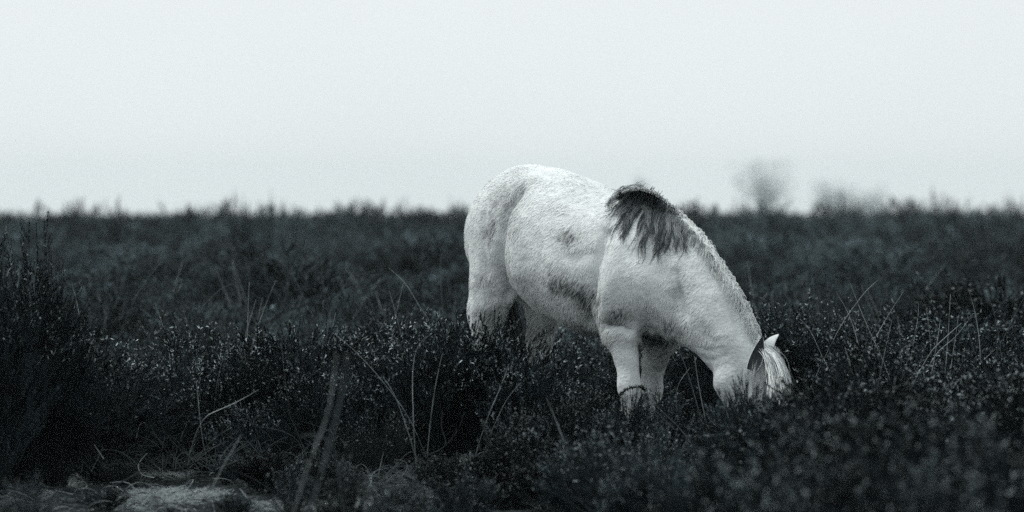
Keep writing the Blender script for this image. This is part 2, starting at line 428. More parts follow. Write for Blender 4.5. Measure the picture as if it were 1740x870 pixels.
# the coat: short hairs rooted all over the hide, in tufts
rg = np.random.RandomState(3)
def sample_surface(V, F, N, n):
    a = np.linalg.norm(np.cross(V[F[:, 1]] - V[F[:, 0]], V[F[:, 3]] - V[F[:, 0]]), axis=1); c = np.cumsum(a); c /= c[-1]
    f = np.searchsorted(c, rg.rand(n)); x, y = rg.rand(n, 1), rg.rand(n, 1)
    q = F[f]
    bl = lambda A: (A[q[:, 0]] * (1 - x) + A[q[:, 1]] * x) * (1 - y) + (A[q[:, 3]] * (1 - x) + A[q[:, 2]] * x) * y
    return bl(V), bl(N)
NH = 210000
hp, hn = sample_surface(BV, BF, BN, NH)
flow = np.tile(np.array((-HX * .55, -HY * .55, -.75)), (NH, 1))
flow[:, 0] += (vnoise(hp, 9) - .5) * 1.1; flow[:, 1] += (vnoise(hp + 3, 9) - .5) * .9; flow[:, 2] += (vnoise(hp + 7, 9) - .5) * .9
# tufts: neighbouring hairs lean the same way
cl = 42
flow[:, 0] += (vnoise(hp + 11, cl) - .5) * .4; flow[:, 1] += (vnoise(hp + 13, cl) - .5) * .4; flow[:, 2] += (vnoise(hp + 17, cl) - .5) * .45
flow += rg.randn(NH, 3) * .12
flow -= hn * np.sum(flow * hn, 1, keepdims=True); flow /= np.linalg.norm(flow, axis=1, keepdims=True) + 1e-9
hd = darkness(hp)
lo = np.clip((hp[:, 2] - .35) / .2, 0, 1)                    # legs carry shorter hair
headk = np.clip((hp[:, 0] - .80) / .15, 0, 1)
ln = (0.018 + 0.018 * rg.rand(NH) + 0.016 * hd) * (0.5 + .5 * lo) * (1 - .45 * headk)
ln *= 1 + .5 * np.clip((.80 - hp[:, 2]) / .15, 0, 1) * (hp[:, 2] > .55)      # longer under the belly
lift = 0.13 + .26 * rg.rand(NH) * (vnoise(hp, 60)) + .35 * hd * rg.rand(NH)
frs = np.clip(((hp[:, 0] - .553) * HX + (hp[:, 1] - 21.95) * HY + .05) / .15, 0, 1); ln *= 1 - .12 * frs; lift *= 1 - .15 * frs
dirn = flow + hn * lift[:, None]; dirn /= np.linalg.norm(dirn, axis=1, keepdims=True)
sdv = np.cross(hn, dirn); sdv /= np.linalg.norm(sdv, axis=1, keepdims=True) + 1e-9
wd_ = (0.0011 + .0007 * rg.rand(NH))[:, None]
root = hp - hn * .002; mid = root + dirn * ln[:, None] * .55; tip = root + dirn * ln[:, None] - hn * (ln * .16)[:, None]
HV = np.stack([root - sdv * wd_, root + sdv * wd_, mid - sdv * wd_ * .8, mid + sdv * wd_ * .8, tip], 1).reshape(-1, 3)
b5 = np.arange(NH)[:, None] * 5
HF = np.concatenate([b5 + [0, 1, 3], b5 + [0, 3, 2], b5 + [2, 3, 4]])
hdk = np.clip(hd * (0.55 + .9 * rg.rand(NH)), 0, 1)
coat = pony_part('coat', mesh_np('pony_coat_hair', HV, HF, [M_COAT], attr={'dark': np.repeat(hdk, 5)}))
coat['kind'] = 'stuff'

# long hair: locks of tapered strands laid over the hide
def path_hair(uvs, K=12, lift0=.008, lift1=.02, spread=4.0, n=14, r=.0011, wav=.005, wl=3.0, grow=1.0, Y=None):
    """strands following image points uvs over the hide; returns paths (n,K,3) and radii"""
    uvs = np.array(uvs, float); t0 = np.linspace(0, 1, len(uvs)); t = np.linspace(0, 1, K)
    # smooth curve through the points
    U = np.interp(t, t0, uvs[:, 0]); Vv = np.interp(t, t0, uvs[:, 1])
    for _ in range(2):
        U[1:-1] = (U[:-2] + 2 * U[1:-1] + U[2:]) / 4; Vv[1:-1] = (Vv[:-2] + 2 * Vv[1:-1] + Vv[2:]) / 4
    out = np.zeros((n, K, 3)); ph0 = rg.rand() * 6.3
    for i in range(n):
        off = rg.randn(2) * spread; offn = rg.randn(2) * spread * .16 * grow; L = .6 + .4 * rg.rand()
        ti = t * L; ui = np.interp(ti, t, U) + off[0] * (1 - t) + offn[0] * t; vi = np.interp(ti, t, Vv) + off[1] * .6 * (1 - t) + offn[1] * t
        dirx = np.gradient(ui); diry = np.gradient(vi); m = np.hypot(dirx, diry) + 1e-6
        ph = ph0 + rg.randn() * .5; w = wav * 370 * np.sin(ti * wl * 6.28 + ph) * t
        ui = ui - diry / m * w; vi = vi + dirx / m * w
        lastY = None; h0 = rg.rand()
        for k in range(K):
            lf = lift0 + (lift1 - lift0) * h0 * math.sin(min(1, t[k] * 1.3) * 2.2) + .004 * math.cos(t[k] * wl * 6.28 + ph)
            h = hit(ui[k], vi[k], lf) if Y is None else None
            if h is None:
                yy = lastY if lastY is not None else (Y if Y is not None else 21.7); h = P(ui[k], vi[k], yy + (rg.randn() * .002 if Y is None else 0) + (off[0] * .004 if Y is not None else 0))
            lastY = h[1]; out[i, k] = h
        # ease depth jumps
        for _ in range(3): out[i, 1:-1, 1] = (out[i, :-2, 1] + out[i, 1:-1, 1] + out[i, 2:, 1]) / 3
    rr = r * (0.7 + .6 * rg.rand(n, 1)) * np.clip(1.15 - t ** 3, .12, 1)[None, :]
    return out, rr
def hair_part(name, sets, m, parent=None, sides=3):
    pr = [(*tubes(p, r, sides), 0) for p, r in sets]; V, F, _ = merge(pr)
    return pony_part(name, mesh_np(name, V, F, [m]))
# crest line of the neck, withers to poll, in the photograph's pixels
CR = [(1062, 322), (1078, 317), (1096, 320), (1118, 332), (1140, 350), (1158, 368), (1176, 386), (1196, 408), (1212, 432), (1228, 456), (1244, 480), (1258, 508), (1270, 532), (1282, 556), (1288, 580)]
def crest(f):
    x = f * (len(CR) - 1); i = min(int(x), len(CR) - 2); q = x - i
    return np.array(CR[i]) * (1 - q) + np.array(CR[i + 1]) * q
dark_locks = [
    [(1066, 318), (1052, 328), (1040, 340), (1032, 352)], [(1070, 320), (1050, 332), (1036, 348), (1024, 360)], [(1080, 322), (1062, 340), (1048, 352), (1035, 366)],
    [(1088, 324), (1070, 345), (1056, 362), (1048, 378), (1038, 400)], [(1094, 326), (1078, 350), (1066, 372), (1060, 390), (1056, 400)],
    [(1100, 328), (1088, 352), (1074, 374), (1068, 392), (1062, 408)], [(1108, 330), (1096, 356), (1086, 380), (1076, 404), (1066, 432)],
    [(1114, 334), (1104, 362), (1098, 390), (1088, 414), (1084, 452)], [(1120, 338), (1112, 366), (1106, 392), (1100, 416), (1092, 440)],
    [(1126, 344), (1122, 372), (1118, 398), (1112, 420), (1108, 442)], [(1132, 350), (1130, 378), (1128, 402), (1120, 424), (1114, 438)],
    [(1138, 356), (1138, 384), (1136, 404), (1134, 418), (1130, 428)], [(1146, 362), (1150, 388), (1148, 410), (1146, 424), (1142, 432)],
    [(1152, 370), (1160, 390), (1162, 408), (1160, 420), (1158, 430)], [(1100, 330), (1110, 350), (1112, 376), (1104, 398), (1098, 420)],
    [(1084, 320), (1066, 332), (1052, 340), (1042, 350)], [(1112, 336), (1128, 356), (1134, 380), (1126, 402), (1118, 412)],
    [(1096, 322), (1082, 336), (1070, 352), (1062, 366)],
]
sets = []
for li, L in enumerate(dark_locks):
    L = np.array(L, float); L = np.vstack([L, L[-1] + (L[-1] - L[-2]) * (.9 if li < 6 else .6)])
    L = L + np.cumsum(rg.randn(*L.shape) * 1.8, 0) * np.array((1, .6))
    if rg.rand() < .4: L = L[:-1]
    sets.append(path_hair(L, n=rg.randint(7, 13) if li < 4 else rg.randint(8, 26), spread=2.2 + 3.2 * rg.rand(), lift1=.022, wav=.009, wl=2.0, r=.0012, grow=1.0))
    for _ in range(4): sets.append(path_hair(np.array(L) * 1.0 + rg.randn(1, 2) * 5 + np.linspace(0, 1, len(L))[:, None] * rg.randn(1, 2) * 7, n=rg.randint(2, 6), spread=3, lift1=.022, wav=.009, wl=2.6, r=.0010, grow=1.5))
sets.append(path_hair([(1150, 372), (1160, 400), (1162, 425), (1154, 444), (1138, 460)], n=7, spread=1.6, lift1=.02, wav=.003, wl=1.2, r=.0011, grow=1.0))
mane = hair_part('mane', sets, M_MANE_D); mane['label'] = 'long dark wavy mane locks over the withers'
# pale hairs among the dark locks and the pale combed mane down the crest
sets = []
for L in dark_locks:
    L = np.array(L, float); sets.append(path_hair(L[:4] + rg.randn(1, 2) * 5, n=9, spread=5, lift0=.014, lift1=.027, wav=.008, wl=2.4, r=.0010, grow=.8))
for i in range(46):
    f = .02 + .50 * i / 46; c = crest(f)
    sets.append(path_hair([c + (1, 0), c + (-2, 3), c + (-7, 14), c + (-12, 26)], n=9, spread=3.5, lift0=.008, lift1=.03, wav=.006, wl=1.4, r=.0010))
grey = hair_part('mane', sets, M_MANE_G); grey['label'] = 'grey mane hair mixed into the dark locks'
sets = []
for i in range(1100):
    f = i / 1100
    if f < .36 and i % 2: continue
    c = crest(f) + rg.randn(2) * (2.2 if f > .3 else 1.0); L_ = ((9 if f < .4 else 24) + 22 * rg.rand()) * (1.3 if rg.rand() < .15 else 1)
    nx, ny = .72, -.70; o_ = (rg.rand() * 2.2 + (4 if rg.rand() < .06 else 0)) if f > .3 else -1.5
    dwn = [c + (-4, 4), c + (nx * (2 + o_), ny * (2 + o_)), c + (nx * (4 + o_) + 3, ny * 3 + 6), c + (nx * 2 + 2, L_ * .55), c + (-1 - 4 * rg.rand(), L_)]
    sets.append(path_hair(dwn, n=3, spread=2.0, lift0=.004, lift1=.026, wav=.005, wl=1.2, r=.0012, grow=2.2))
pale = hair_part('mane', sets, M_MANE_L); pale['label'] = 'short pale mane curling over the crest of the neck'
sets = []  # grey strands, their colour a softer shade within the pale mane
for i in range(45):
    f = .36 + .64 * rg.rand(); c = crest(f) + rg.randn(2) * 2; L_ = 14 + 20 * rg.rand()
    sets.append(path_hair([c + (-3, 2), c + (4, -1), c + (6, 7), c + (4, L_ * .6), c + (-2, L_)], n=4, spread=2.0, lift0=.006, lift1=.026, wav=.004, wl=1.2, r=.0012, grow=1.5))
dsets = []  # dark strands, their colour standing in for shade between pale locks
for i in range(26):
    f = .34 + .60 * rg.rand(); c = crest(f) + rg.randn(2) * 2; L_ = 12 + 18 * rg.rand()
    dsets.append(path_hair([c + (-1, 0), c + (4, 0), c + (6, 7), c + (4, L_ * .6), c + (-2, L_)], n=3, spread=1.4, lift0=.006, lift1=.027, wav=.004, wl=1.2, r=.0012, grow=1.3))
dm = hair_part('mane', dsets, M_MANE_D); dm['label'] = 'dark strands painted as shaded gaps in the pale mane'
gm = hair_part('mane', sets, M_MANE_G); gm['label'] = 'grey strands painted as shade in the pale mane'
# forelock
sets = []
for i in range(40):
    a = rg.rand(); x0 = 1301 + 12 * a; Yk = 21.40 + .14 * rg.rand(); e = rg.randn(4) * 3
    L = [(x0 - 6, 588 + 6 * a), (x0 + 4 + 7 * a, 598 + 6 * a), (x0 + 8 + 14 * a + e[0], 622), (x0 + 9 + 19 * a + e[1], 650), (x0 + 7 + 17 * a + e[2], 672 + 6 * a), (x0 + 5 + 16 * a + e[3], 680 + 18 * rg.rand())]
    sets.append(path_hair(L, n=13, spread=4.2, wav=.006, wl=1.9, r=.0012, grow=2.6, Y=Yk - .02))
for i in range(26):
    a = rg.rand(); x0 = 1303 + 10 * a; e = rg.randn(4) * 3
    L = [(x0 + 6, 590 + 6 * a), (x0 + 8, 606), (x0 + 6 + e[0], 626), (x0 + 4 + e[1], 646), (x0 + 2 + e[2], 660 + 10 * a)]
    sets.append(path_hair(L, n=9, spread=3.5, wav=.005, wl=1.7, r=.0011, grow=2.4, lift0=.006, lift1=.02))
fl = hair_part('forelock', sets, M_MANE_L)
esets = []
for i in range(10):
    x0 = 1277 + 6 * rg.rand(); esets.append(path_hair([(x0, 636), (x0 + 1, 626), (x0 + 3 + 3 * rg.rand(), 612 - 8 * rg.rand())], n=1, spread=1.0, r=.0006, wav=.002, wl=1, grow=1, Y=21.262, K=6))
eh = hair_part('ear_hair', esets, M_MANE_L)
sets = []
for i in range(16):
    a = rg.rand(); x0 = 1298 + 14 * a; Yk = 21.37 + .14 * a; e = rg.randn(4) * 4
    sets.append(path_hair([(x0, 592), (x0 + 8 + 10 * a, 606), (x0 + 14 + 14 * a + e[0], 632), (x0 + 14 + 16 * a + e[1], 656), (x0 + 10 + 16 * a + e[2], 680)], n=6, spread=5, wav=.006, wl=1.8, r=.0010, grow=2, Y=Yk - .02))
fg = hair_part('forelock', sets, M_MANE_G); fg['label'] = 'grey hairs in the forelock'
# tail hanging behind the hind legs
def tail_strands(n):
    K = 12; t = np.linspace(0, 1, K); out = np.zeros((n, K, 3))
    A, B, C_, E = W(-1.02, 0, 1.12), W(-1.16, -.06, .95), W(-1.10, -.17, .60), W(-1.06, -.20, .10)
    for i in range(n):
        o = rg.randn(3) * np.array((.035, .03, .03)); e = rg.randn(3) * np.array((.055, .05, .10)); L = .8 + .2 * rg.rand()
        for k in range(K):
            x = t[k] * L; p = (1 - x) ** 3 * A + 3 * (1 - x) ** 2 * x * B + 3 * (1 - x) * x * x * C_ + x ** 3 * E
            out[i, k] = p + o * (.4 + x) * (1 - x * .3) + e * x * .6 + np.array((.006 * math.sin(x * 9 + i), 0, 0))
    return out, .0014 * np.ones((n, K)) * np.clip(1.15 - t ** 3, .2, 1)[None]
hair_part('tail', [tail_strands(900)], M_TAIL)

# ------------------------------------------------------------------ terrain
def sm(a, b, x):
    t = np.clip((x - a) / (b - a), 0, 1); return t * t * (3 - 2 * t)
def gz_(x, y):
    x = np.asarray(x, float); y = np.asarray(y, float)
    p = np.stack([x, y, np.zeros_like(x)], -1)
    z = .30 * sm(35, 120, y) - 5.5 * sm(150, 420, y) + (vnoise(p + 31, .12) - .5) * .16 * sm(24, 60, y) + (vnoise(p + 77, .03) - .5) * .5 * sm(60, 140, y)
    near = sm(60, 30, y) if False else 1 - sm(30, 60, y)
    z = z + near * ((vnoise(p + 3, 1.4) - .5) * .05 + (vnoise(p + 8, 5) - .5) * .025 + (vnoise(p + 8, 17) - .5) * .022 * (1 - sm(21.5, 23, y)))
    return z - .02
def gz(x, y): return float(gz_(np.array([x]), np.array([y]))[0])

def ground_material():
    m = bpy.data.materials.new('heath_floor'); m.use_nodes = True; t = m.node_tree; b = t.nodes['Principled BSDF']
    b.inputs['Roughness'].default_value = .95; b.inputs['Specular IOR Level'].default_value = .1
    g = t.nodes.new('ShaderNodeNewGeometry')
    def noise(sc, d=5):
        n = t.nodes.new('ShaderNodeTexNoise'); n.inputs['Scale'].default_value = sc; n.inputs['Detail'].default_value = d
        n.inputs['Roughness'].default_value = .65; t.links.new(g.outputs['Position'], n.inputs['Vector']); return n
    def ramp(src, stops):
        r = t.nodes.new('ShaderNodeValToRGB'); t.links.new(src, r.inputs[0]); e = r.color_ramp.elements
        e[0].position, e[0].color = stops[0][0], (*stops[0][1], 1); e[1].position, e[1].color = stops[-1][0], (*stops[-1][1], 1)
        for p, c in stops[1:-1]: q = e.new(p); q.color = (*c, 1)
        return r
    n1 = noise(3.2, 5); n2 = noise(45, 6)
    peat = ramp(n2.outputs[0], [(.35, (.004, .0065, .0075)), (.65, (.028, .037, .040))])
    moss = ramp(n2.outputs[0], [(.36, (.012, .018, .020)), (.54, (.11, .135, .14)), (.74, (.36, .41, .42))])
    at = t.nodes.new('ShaderNodeAttribute'); at.attribute_name = 'moss'
    mp = t.nodes.new('ShaderNodeMapRange'); mp.inputs[1].default_value = .50; mp.inputs[2].default_value = .64; ad = t.nodes.new('ShaderNodeMath'); ad.operation = 'MULTIPLY_ADD'; ad.inputs[1].default_value = .16; t.links.new(at.outputs['Fac'], ad.inputs[0]); t.links.new(n1.outputs[0], ad.inputs[2]); t.links.new(ad.outputs[0], mp.inputs[0])
    ml = t.nodes.new('ShaderNodeMath'); ml.operation = 'MULTIPLY'; ml.use_clamp = True; t.links.new(mp.outputs[0], ml.inputs[0]); t.links.new(at.outputs['Fac'], ml.inputs[1])
    mx = t.nodes.new('ShaderNodeMix'); mx.data_type = 'RGBA'
    t.links.new(ml.outputs[0], mx.inputs[0]); t.links.new(peat.outputs[0], mx.inputs[6]); t.links.new(moss.outputs[0], mx.inputs[7])
    t.links.new(mx.outputs[2], b.inputs['Base Color'])
    bp = t.nodes.new('ShaderNodeBump'); bp.inputs['Strength'].default_value = .8; bp.inputs['Distance'].default_value = .03
    t.links.new(n2.outputs[0], bp.inputs['Height']); t.links.new(bp.outputs[0], b.inputs['Normal'])
    return m
def moss_spots(x, y):
    spots = 0
    for u, v, a, b, k in ((285, 803, .13, .25, 1), (135, 814, .08, .35, .9), (300, 852, .22, .5, .8), (50, 850, .18, .5, .4), (210, 868, .2, .3, .4), (870, 858, .2, .4, .8), (740, 850, .12, .5, .7), (480, 868, .2, .3, .5), (600, 862, .2, .4, .5)):
        Yc = FPX * (HC + .02) / (v - 352); xc = (u - 870) / FPX * Yc; spots = np.maximum(spots, k * np.exp(-(((x - xc) / a) ** 2 + ((y - Yc) / b) ** 2)))
    return spots
def ground():
    xs = np.concatenate([-np.geomspace(600, 3.3, 28), np.arange(-3.2, 3.21, .05), np.geomspace(3.3, 600, 28)])
    ys = np.concatenate([np.linspace(-30, 15, 16), np.arange(15.5, 26, .06), np.geomspace(26.2, 2860, 96)])
    X, Y = np.meshgrid(xs, ys, indexing='ij'); Z = gz_(X, Y); n, m = X.shape
    V = np.stack([X, Y, Z], -1).reshape(-1, 3); idx = np.arange(n * m).reshape(n, m)
    F = np.stack([idx[:-1, :-1], idx[1:, :-1], idx[1:, 1:], idx[:-1, 1:]], -1).reshape(-1, 4)
    x, y = V[:, 0], V[:, 1]
    moss = (1 - sm(21.2, 21.8, y)) * sm(15.5, 17.5, y) * sm(-3.2, -2.3, x) * (1 - sm(.15, .45, x))
    spots = moss_spots(x, y)
    moss = np.clip(moss * .35 + spots * 1.3, 0, 1.6)
    tag(link('ground', mesh_np('ground', V, F, [ground_material()], attr={'moss': moss})), kind='structure')
ground()

# ------------------------------------------------------------------ heather
M_WOOD = mat('heather_wood', (0.018, 0.024, 0.027), 0.8, (30, 0.4, 1.6), 0.1, rnd=.35)
M_LEAF = mat('heather_leaf', (0.0068, 0.0105, 0.0124), 0.7, (18, 0.4, 2.2), 0.06, rnd=.45, patch=True)
M_TIP = mat('heather_bells_glints', (0.18, 0.212, 0.222), 0.6, (12, 0.15, 3.0), 0.4, rnd=.4)  # pale bells, their colour also standing in for highlights and dew glints
M_STRAW = mat('dead_grass', (0.30, 0.345, 0.355), 0.6, (9, 0.4, 1.5), 0.3)
M_STRAWD = mat('dull_grass', (0.085, 0.105, 0.112), 0.7, (9, 0.5, 1.3), 0.2)
M_DEW = mat('dew', (0.8, 0.85, 0.86), 0.05, None, 0.8)

M_LEAF_HAZED = mat('hazed_heather_leaf', (0.036, 0.048, 0.053), 0.75, (9, 0.5, 1.7), 0.08, rnd=.5, patch=True)  # paler leaf for the rows behind, distance haze painted into the colour
M_WOOD_HAZED = mat('hazed_heather_wood', (0.075, 0.092, 0.098), 0.8, (20, 0.5, 1.6), 0.1)  # wood paled the same way, haze in its colour

def bush_mesh(name, seed, H=.6, R=.34, nst=60, ntw=6, nleaf=13000, leafl=.011, leafw=.0035, dome=.4, up=.5, tipf=.02, lo=.25, clump=1.0, tl=.11, lean=(0, 0), rag=.25, rad_=.25):
    r = np.random.RandomState(seed); K = 7; t = np.linspace(0, 1, K)[None, :, None]
    phi = r.rand(nst) * 6.283; rho = np.sqrt(r.rand(nst)) * (1 + .12 * r.randn(nst)).clip(.6, 1.3)
    ex = np.cos(phi) * rho * R + lean[0] * H; ey = np.sin(phi) * rho * R + lean[1] * H
    ez = H * (1 - dome * np.clip(rho, 0, 1.1) ** 2) * (1 - rag * r.rand(nst) ** 2)
    A = np.stack([np.cos(phi) * .06 * rho, np.sin(phi) * .06 * rho, np.full(nst, -.03)], -1)
    Cc = np.stack([ex * .45, ey * .45, ez * .45], -1) + r.randn(nst, 3) * .03; E = np.stack([ex, ey, ez], -1)
    st = (1 - t) ** 2 * A[:, None] + 2 * t * (1 - t) * Cc[:, None] + t * t * E[:, None]
    st = st + np.cumsum(r.randn(nst, K, 3), 1) * .005
    rad = (.0042 * (1 - .72 * t[..., 0])) * (0.6 + .8 * r.rand(nst, 1)); SV, SF = tubes(st, rad, 3)
    # twigs
    n2 = nst * ntw; si = np.repeat(np.arange(nst), ntw); tt = lo + (1 - lo) * r.rand(n2) ** .75
    k = np.minimum((tt * (K - 1)).astype(int), K - 2); f = (tt * (K - 1) - k)[:, None]
    b0 = st[si, k] * (1 - f) + st[si, k + 1] * f; sd0 = st[si, k + 1] - st[si, k]; sd0 /= np.linalg.norm(sd0, axis=1, keepdims=True) + 1e-9
    out = b0 * np.array((1, 1, 0)); out /= np.linalg.norm(out, axis=1, keepdims=True) + 1e-9
    d = sd0 * .7 + out * rad_ + np.array((0, 0, up)) + r.randn(n2, 3) * .42 * clump; d /= np.linalg.norm(d, axis=1, keepdims=True)
    L = tl * (.4 + .9 * r.rand(n2)); K2 = 4; t2 = np.linspace(0, 1, K2)[None, :, None]
    tw = b0[:, None] + d[:, None] * (t2 * L[:, None, None]) + np.array((0, 0, 1.)) * (t2 ** 2) * (L[:, None, None] * .25 * up)
    TV, TF = tubes(tw, .0016 * (1 - .5 * t2[..., 0]) * np.ones((n2, 1)), 3)
    # leaves
    ti = r.randint(0, n2, nleaf); u = r.rand(nleaf) ** .8 * 1.02; k = np.minimum((u * (K2 - 1)).astype(int), K2 - 2); f = (u * (K2 - 1) - k)[:, None]
    lp = tw[ti, k] * (1 - f) + tw[ti, k + 1] * f; ld = d[ti] * .9 + r.randn(nleaf, 3) * .62; ld /= np.linalg.norm(ld, axis=1, keepdims=True)
    lw = np.cross(ld, r.randn(nleaf, 3)); lw /= np.linalg.norm(lw, axis=1, keepdims=True) + 1e-9
    ll = leafl * (.6 + .8 * r.rand(nleaf, 1)); ww = leafw * (.7 + .6 * r.rand(nleaf, 1))
    LV = np.stack([lp - lw * ww * .5, lp + lw * ww * .5, lp + ld * ll], 1)
    ntip = int(nleaf * tipf); mi = np.zeros(nleaf, int)
    if ntip:
        cand = np.argsort(-(lp[:, 2] / H + np.hypot(lp[:, 0], lp[:, 1]) / R * .5 + r.rand(nleaf) * .9))[:ntip * 3]; sel = r.choice(cand, ntip, False); mi[sel] = 1
        LV[sel] = lp[sel][:, None] + (LV[sel] - lp[sel][:, None]) * np.array([1.5])
    LV = LV.reshape(-1, 3); LF = np.arange(nleaf * 3).reshape(-1, 3)
    WV, WF, _ = merge([(SV, SF, 0), (TV, TF, 0)])
    stems = mesh_np(name + '_stems', WV, WF, [M_WOOD]); fol = mesh_np(name + '_foliage', LV, LF, [M_LEAF, M_TIP], mi, smooth=False)
    V, F, q = merge([(WV, WF, 0), (LV, LF, 1)]); q[len(WF):] = mi + 1
    whole = mesh_np(name, V, F, [M_WOOD, M_LEAF, M_TIP], q, smooth=False)
    return stems, fol, whole, float(np.sort(V[:, 2])[-40]), R
KINDS = {}
KINDS['dense'] = [bush_mesh('dense_heather', 11 + i, .6, .36, 110, 9, 46000, .0095, .0050, .62, .35, .014, .30, .85, tl=.085, rag=.2, rad_=.5) for i in range(3)]
KINDS['feathery'] = [bush_mesh('feathery_heather', 21 + i, .6, .30, 80, 10, 36000, .0095, .0042, .50, .8, .030, .16, .85, .09, rag=.30) for i in range(3)]
KINDS['twiggy'] = [bush_mesh('twiggy_heather', 31 + i, .6, .34, 95, 8, 17000, .009, .0038, .45, .5, .03, .30, 1.2, .09, rag=.40) for i in range(3)]
KINDS['mound'] = [bush_mesh('mound_heather', 61 + i, .6, .42, 170, 10, 90000, .0095, .0050, .52, .30, .010, .38, .8, tl=.075, rag=.13, rad_=.6) for i in range(2)]
KINDS['tall'] = [bush_mesh('tall_heather', 41 + i, 1.0, .44, 130, 15, 90000, .010, .0050, .55, .45, .006, .30, .85, .10, rag=.5, rad_=.55) for i in range(2)]
def hazed(me):
    """the same plant paled, distance haze painted into its colours, for behind the pony"""
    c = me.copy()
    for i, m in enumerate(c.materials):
        if m == M_LEAF: c.materials[i] = M_LEAF_HAZED
        if m == M_TIP: c.materials[i] = M_LEAF_HAZED
        if m == M_WOOD: c.materials[i] = M_WOOD_HAZED
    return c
HAZED = {k: [(hazed(st), hazed(fo), hazed(wh), H, R_) for st, fo, wh, H, R_ in v] for k, v in KINDS.items()}
FAR = [bush_mesh('far_heather', 51 + i, .6, .38, 44, 6, 8000, .022, .010, (.55, .45, .5, .65)[i], .6, (.004, .01, .02, .0)[i], rag=.3, rad_=.5) for i in range(4)]

def bush(kind, x, y, h, w=1.0, rot=0.0, label=None, group=None, v=0, lean=(0, 0), z=None):
    K_ = HAZED if y > 22.9 + 5 * ((x * 7.31 + y * 3.77) % 1.0) else KINDS; st, fo, wh, H, R = K_[kind][v % len(K_[kind])]; s = h / H
    e = empty('heather_bush', (x, y, gz(x, y) if z is None else z)); e.rotation_euler = (lean[0], lean[1], rot); e.scale = (s * w, s * w, s)
    tag(e, label, 'heather bush', group); link('stems', st, e); link('foliage', fo, e)
    return e
def bush_at(kind, u, vtop, Y, w, label, v=0, rot=0.0, lean=(0, 0), group=None):
    top = P(u, vtop, Y); g = gz(top[0], Y); return bush(kind, top[0], Y, (top[2] - g) / .97, w, rot, label, group, v, lean)

